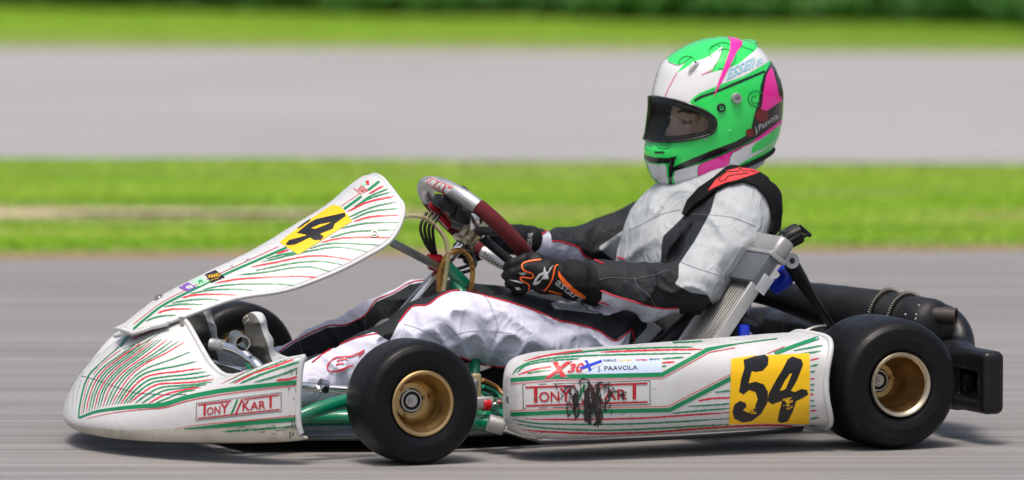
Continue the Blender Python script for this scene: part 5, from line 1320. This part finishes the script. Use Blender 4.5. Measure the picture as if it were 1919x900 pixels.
def bar(pts, w0, w1):
    a = ribbon(pts, 2.0, n=60); n = 60; p = crom(pts, n); t = np.gradient(p, axis=0); t /= np.linalg.norm(t, axis=1)[:, None]; nn = np.stack([-t[:, 1], t[:, 0]], 1); w = np.linspace(0, 1, n); w = w0+(w1-w0)*np.clip(w*2.2, 0, 1)
    A = p+nn*w[:, None]/2; B = p-nn*w[:, None]/2; return {'v': [tuple(x) for x in A]+[tuple(x) for x in B], 'f': [(i, i+1, n+i+1, n+i) for i in range(n-1)]}
g2 += [bar(top, 3.5, 8.0), bar(low, 2, 8.4), ribbon(NZ([(510, 818), (600, 812), (735, 802)]), 3.2, 2.2, taper=True)]
shapes('band', [('green', g2), ('red', [bar(tl, .8, 1.6), bar(ll, .6, 1.6)])], b_nose, nose, 1.5, 0, mirror=True)
decal('panel_gap', [ribbon(NW([(130, 455), (190, 452), (240, 462), (350, 498), (470, 540), (560, 565), (630, 570), (760, 578), (900, 575)]), .9, .3)], b_nose, M['ink'], nose, 1.8, 0)
M['grey_line'] = mat('grey_pinstripe', (.42, .45, .44), .4)
decal('pinstripe', [ribbon(NW(p), .8) for p in ([(150, 460), (135, 560), (128, 700)], [(190, 470), (160, 580), (150, 720)], [(132, 455), (105, 560), (92, 690)], [(370, 250), (270, 340), (190, 440)])], b_nose, M['grey_line'], nose, 1.2, 0)
logo(NZ([(430, 785), (686, 757), (686, 700), (432, 733)]), b_nose, nose, 1.3)
scr = []
rs = np.random.RandomState(11)
for k in range(40):
    u, v = rs.uniform(540, 572), rs.uniform(690, 812) if k < 26 else rs.uniform(790, 812)
    scr.append(ribbon([(u, v), (u+rs.uniform(-4, 4), v+rs.uniform(2, 12))], rs.uniform(.5, 1.8), 1.0))
for k in range(26):
    u = rs.uniform(430, 560); v = rs.uniform(797, 814); scr.append(ribbon([(u, v), (u+rs.uniform(2, 14), v+rs.uniform(-2, 1))], rs.uniform(.4, 1.4), .8))
decal('scuff', scr, b_nose, mat('rubber_scuff', (.06, .055, .05), .8), nose, 2.2, 0)
# ledge under the foot of the panel
lg = [P(u, v, l) for (u, v), l in zip(NZ([(186, 530), (230, 518), (300, 503), (345, 492)]), (-.02, .03, .07, .09))]
tube('panel_foot', lg, .0055, M['white_edge'], panel, n=20, seg=8, sx=1.0)

# ---- side pod
R_, G_ = [], []
for c, p in [('G', [(118, 298), (150, 262), (230, 226), (400, 202), (700, 190), (1090, 182)]), ('G', [(140, 288), (200, 245), (350, 220), (480, 212)]), ('R', [(150, 298), (240, 270), (330, 254)]), ('G', [(200, 292), (260, 280), (330, 272)]), ('R', [(930, 234), (1000, 228)]), ('G', [(930, 212), (1050, 204)]), ('G', [(930, 254), (955, 250)]),
             ('R', [(180, 225), (300, 195), (500, 166), (800, 140), (1150, 122), (1400, 108)]), ('G', [(360, 192), (600, 165), (900, 152), (1100, 148)]), ('R', [(600, 176), (850, 166), (1150, 160)]), ('G', [(500, 160), (800, 134), (1200, 114), (1380, 107)]),
             ('G', [(1220, 394), (1305, 384)]), ('R', [(1130, 440), (1200, 428), (1308, 422)]), ('G', [(1070, 470), (1200, 463), (1308, 455)]), ('G', [(985, 508), (1150, 493), (1308, 480)]), ('R', [(180, 540), (500, 541), (800, 535), (1000, 523), (1305, 503)]), ('G', [(122, 540), (200, 556), (300, 565), (600, 568), (900, 560), (1305, 536)]), ('G', [(145, 566), (300, 588), (600, 600), (900, 590), (1300, 568)]), ('R', [(165, 596), (300, 608), (600, 618), (900, 609), (1200, 586), (1500, 572), (1700, 582), (1800, 602)]),
             ('G', [(1650, 168), (1720, 155), (1808, 140)]), ('G', [(1650, 192), (1720, 182), (1800, 168)]), ('R', [(1738, 220), (1788, 208)]), ('G', [(1738, 252), (1782, 242)]), ('G', [(1738, 282), (1768, 279)]), ('R', [(1738, 320), (1764, 319)]), ('G', [(1738, 352), (1762, 351)]), ('R', [(1738, 406), (1760, 405)]), ('G', [(1738, 440), (1762, 438)]), ('R', [(1738, 496), (1775, 492)]), ('G', [(1738, 538), (1790, 530)]), ('G', [(1738, 470), (1768, 466)]), ('G', [(1738, 380), (1760, 379)])]:
    (R_ if c == 'R' else G_).append(ribbon(SZ(p), 3.1 if c == 'R' else 2.8, 1.0, taper=True))
shapes('stripe', [('red', R_), ('green', G_)], b_pod, podL, 1, 0)
def poly_line(pts, w):                       # band with straight runs and sharp corners
    out = []
    for i in range(len(pts)-1):
        a, b = np.array(pts[i]), np.array(pts[i+1]); d = (b-a)/np.linalg.norm(b-a); e = w*.22
        out.append(ribbon([tuple(a-d*(e if i else 0)), tuple(b+d*(e if i < len(pts)-2 else 0))], w))
    return out
gb = poly_line(SZ([(108, 327), (330, 311), (930, 298), (1185, 160)]), 7.4)+[bar(SZ([(1185, 161), (1300, 138), (1420, 120), (1560, 102)]), 7, 2)]+poly_line(SZ([(108, 514), (400, 501), (972, 490), (1310, 316)]), 7.6)+poly_line(SZ([(1545, 184), (1660, 140), (1785, 98)]), 7.0)
rb = poly_line(SZ([(108, 349), (350, 330), (935, 317), (1190, 178), (1330, 152)]), 1.3)+poly_line(SZ([(108, 495), (400, 482), (965, 470), (1308, 294)]), 1.3)+poly_line(SZ([(1505, 184), (1600, 146)]), 1.3)
shapes('band', [('green', gb), ('red', rb)], b_pod, podL, 1.6, 0)
qd = SZ([(178, 482), (866, 460), (866, 330), (175, 353)])
logo(qd, b_pod, podL, 1.4)
decal('number_sticker', [SZ([(1308, 212), (1420, 196), (1735, 182), (1737, 300), (1733, 565), (1500, 562), (1295, 568), (1303, 400)])], b_pod, M['yellow'], podL, 2, 9)
five = SZ([(1375, 218), (1440, 198), (1492, 190), (1512, 205), (1508, 245), (1480, 276), (1440, 283), (1420, 278), (1402, 345), (1440, 335), (1485, 350), (1508, 390), (1505, 450), (1470, 510), (1420, 548), (1370, 556), (1325, 535), (1315, 500), (1325, 460), (1355, 440), (1385, 450), (1392, 470), (1372, 490), (1400, 505), (1435, 480), (1452, 430), (1440, 392), (1405, 380), (1375, 405), (1350, 390), (1362, 320), (1380, 262)])
four = SZ([(1640, 200), (1690, 215), (1700, 242), (1665, 330), (1632, 385), (1655, 392), (1690, 375), (1720, 380), (1728, 405), (1695, 425), (1662, 440), (1642, 500), (1615, 550), (1580, 558), (1560, 545), (1572, 490), (1585, 440), (1530, 458), (1505, 440), (1512, 400), (1550, 330), (1590, 265), (1615, 215)])
decal('number', [five, four], b_pod, M['ink'], podL, 2.7, 9)
wear = [ribbon(SZ([(1590+rs.uniform(-8, 40), 425+k*5), (1600+rs.uniform(0, 45), 423+k*5)]), rs.uniform(.6, 2.0), .8) for k in range(13)]+[ribbon(SZ([(1400+rs.uniform(-8, 20), 480+k*4), (1425+rs.uniform(0, 20), 478+k*4)]), rs.uniform(.5, 1.3), .7) for k in range(8)]
decal('number_gap', [SZ([(1572, 385), (1600, 330), (1628, 292), (1638, 292), (1605, 372), (1590, 382)])]+wear, b_pod, M['yellow'], podL, 3.4, 9)
M['tag_paper'] = mat('pale_name_sticker', S(196, 210, 235), .35, var=.12, vscale=9)
decal('name_sticker', [SZ([(500, 296), (928, 286), (926, 204), (505, 214)])], b_pod, M['tag_paper'], podL, 2, 9)
decal('name_lettering', [text_quad('J. PAAVOLA', SZ([(580, 286), (798, 278), (798, 248), (580, 254)]), .01)], b_pod, M['ink'], podL, 2.7, 0)
decal('sponsor_lettering', [text_quad('RABALLE', SZ([(612, 230), (682, 228), (682, 215), (612, 217)]), .02), text_quad('BEKNIHTA', SZ([(862, 221), (920, 219), (920, 210), (862, 212)]), .02)], b_pod, M['ink'], podL, 2.7, 0)
decal('sponsor_lettering', [text_quad('Komet+', SZ([(692, 228), (772, 226), (772, 213), (692, 215)]), .02)], b_pod, M['yellow'], podL, 2.7, 0)
decal('sponsor_lettering', [text_quad('vortex', SZ([(785, 226), (852, 224), (852, 212), (785, 214)]), .02)], b_pod, M['red'], podL, 2.7, 0)
decal('flag', [SZ([(470, 236), (525, 222), (590, 198), (612, 244), (560, 262), (500, 294)])], b_pod, M['white'], podL, 3.2, 9)
decal('flag_cross', [SZ([(508, 226), (524, 222), (548, 274), (534, 281)]), SZ([(483, 260), (540, 240), (600, 220), (606, 234), (545, 256), (490, 276)])], b_pod, M['blue'], podL, 3.8, 9)
decal('class_lettering', [text_quad('X', SZ([(290, 322), (418, 308), (440, 230), (325, 232)]), .03, .1)], b_pod, M['red'], podL, 3.6, 8)
decal('class_lettering', [text_quad('30', SZ([(415, 288), (500, 284), (508, 236), (425, 242)]), .03, .15)], b_pod, M['red'], podL, 3.6, 8)
decal('class_outline', [ribbon(SZ([(288, 325), (320, 325), (365, 292), (385, 312), (425, 312)]), 1.2), ribbon(SZ([(318, 228), (350, 228), (372, 255), (410, 228), (445, 228)]), 1.2), ribbon(SZ([(418, 292), (500, 288)]), 1.0)], b_pod, M['grey_line'], podL, 3.4, 0)
decal('maker_tag', [SZ([(1732, 572), (1767, 570), (1768, 603), (1735, 605)])], b_pod, M['green'], podL, 2, 9)
decal('maker_lettering', frame_quad(SZ([(1736, 601), (1764, 599), (1763, 574), (1736, 576)]), .6)+[text_quad('K', SZ([(1742, 598), (1760, 596), (1760, 577), (1742, 579)]), .02)], b_pod, M['white'], podL, 2.8, 0)
# black tyre rub marks across the lettering
rub = []
for k in range(64):
    x = rs.normal(540, 78); y0 = rs.uniform(330, 470); y1 = y0+rs.uniform(40, 170)*math.exp(-((x-530)/130)**2)+10; b = rs.uniform(-14, 26)
    if y1 > 628: y1 = 628
    rub.append(ribbon(SZ([(x+b*.4, y0), (x+b, (y0+y1)/2), (x+rs.uniform(-12, 12), y1)]), rs.uniform(.5, 4.2)*(1.9 if 440 < x < 620 and k % 3 == 0 else .8), 2.2, taper=True))
for a, b_ in ((395, 370), (560, 350), (600, 360), (470, 330), (640, 400)):
    rub.append(ribbon(SZ([(a, b_+20), (a+30, b_-10), (a+62, b_+6), (a+80, b_+40)]), 2.2, 2.2, taper=True))
decal('rub_mark', rub, b_pod, mat('tyre_rub', (.022, .020, .018), .75, var=.4), podL, 4.4, 0)
rub = [ribbon(SZ([(rs.uniform(120, 900), rs.uniform(320, 640))]*1+[(0, 0)]) if 0 else SZ([(a, b_), (a+rs.uniform(-30, 30), b_+rs.uniform(-14, 14))]), rs.uniform(.3, .9), .5) for a, b_ in zip(rs.uniform(120, 900, 50), rs.uniform(380, 630, 50))]
sc_o = decal('scratch', rub, b_pod, mat('grey_scratch', (.20, .18, .15), .8), podL, 4.2, 0); tag(sc_o, kind='stuff')

# ---- steering wheel plate and lettering
rimo = [c for c in sw.children if c.name.startswith('top_rim')][0]; b_rim = bvh_of(rimo)
decal('plate', [WZ([(165, 95), (215, 68), (345, 125), (300, 172), (230, 140)])], b_rim, M['white'], rimo, 1, 6)
decal('lettering', [text_quad('KART', WZ([(218, 128), (298, 166), (335, 132), (240, 92)]), .02), ribbon(WZ([(180, 100), (300, 170)]), 1.2), ribbon(WZ([(205, 72), (340, 128)]), 1.2), text_quad('NY', WZ([(178, 98), (205, 106), (222, 84), (195, 74)]), .01)], b_rim, M['red'], rimo, 1.8, 0)
bo = [c for c in sw.children if c.name.startswith('bottom_rim')][0]; b_bo = bvh_of(bo)
mesh_ = []
for k in range(9):
    a = np.array((510+k*15, 512+k*13)); mesh_ += [ribbon(WZ([tuple(a), tuple(a+(26, -2))]), 1.1), ribbon(WZ([tuple(a+(4, 24)), tuple(a+(20, -12))]), 1.1)]
decal('mesh_print', mesh_, b_bo, M['ink'], bo, 1, 0)
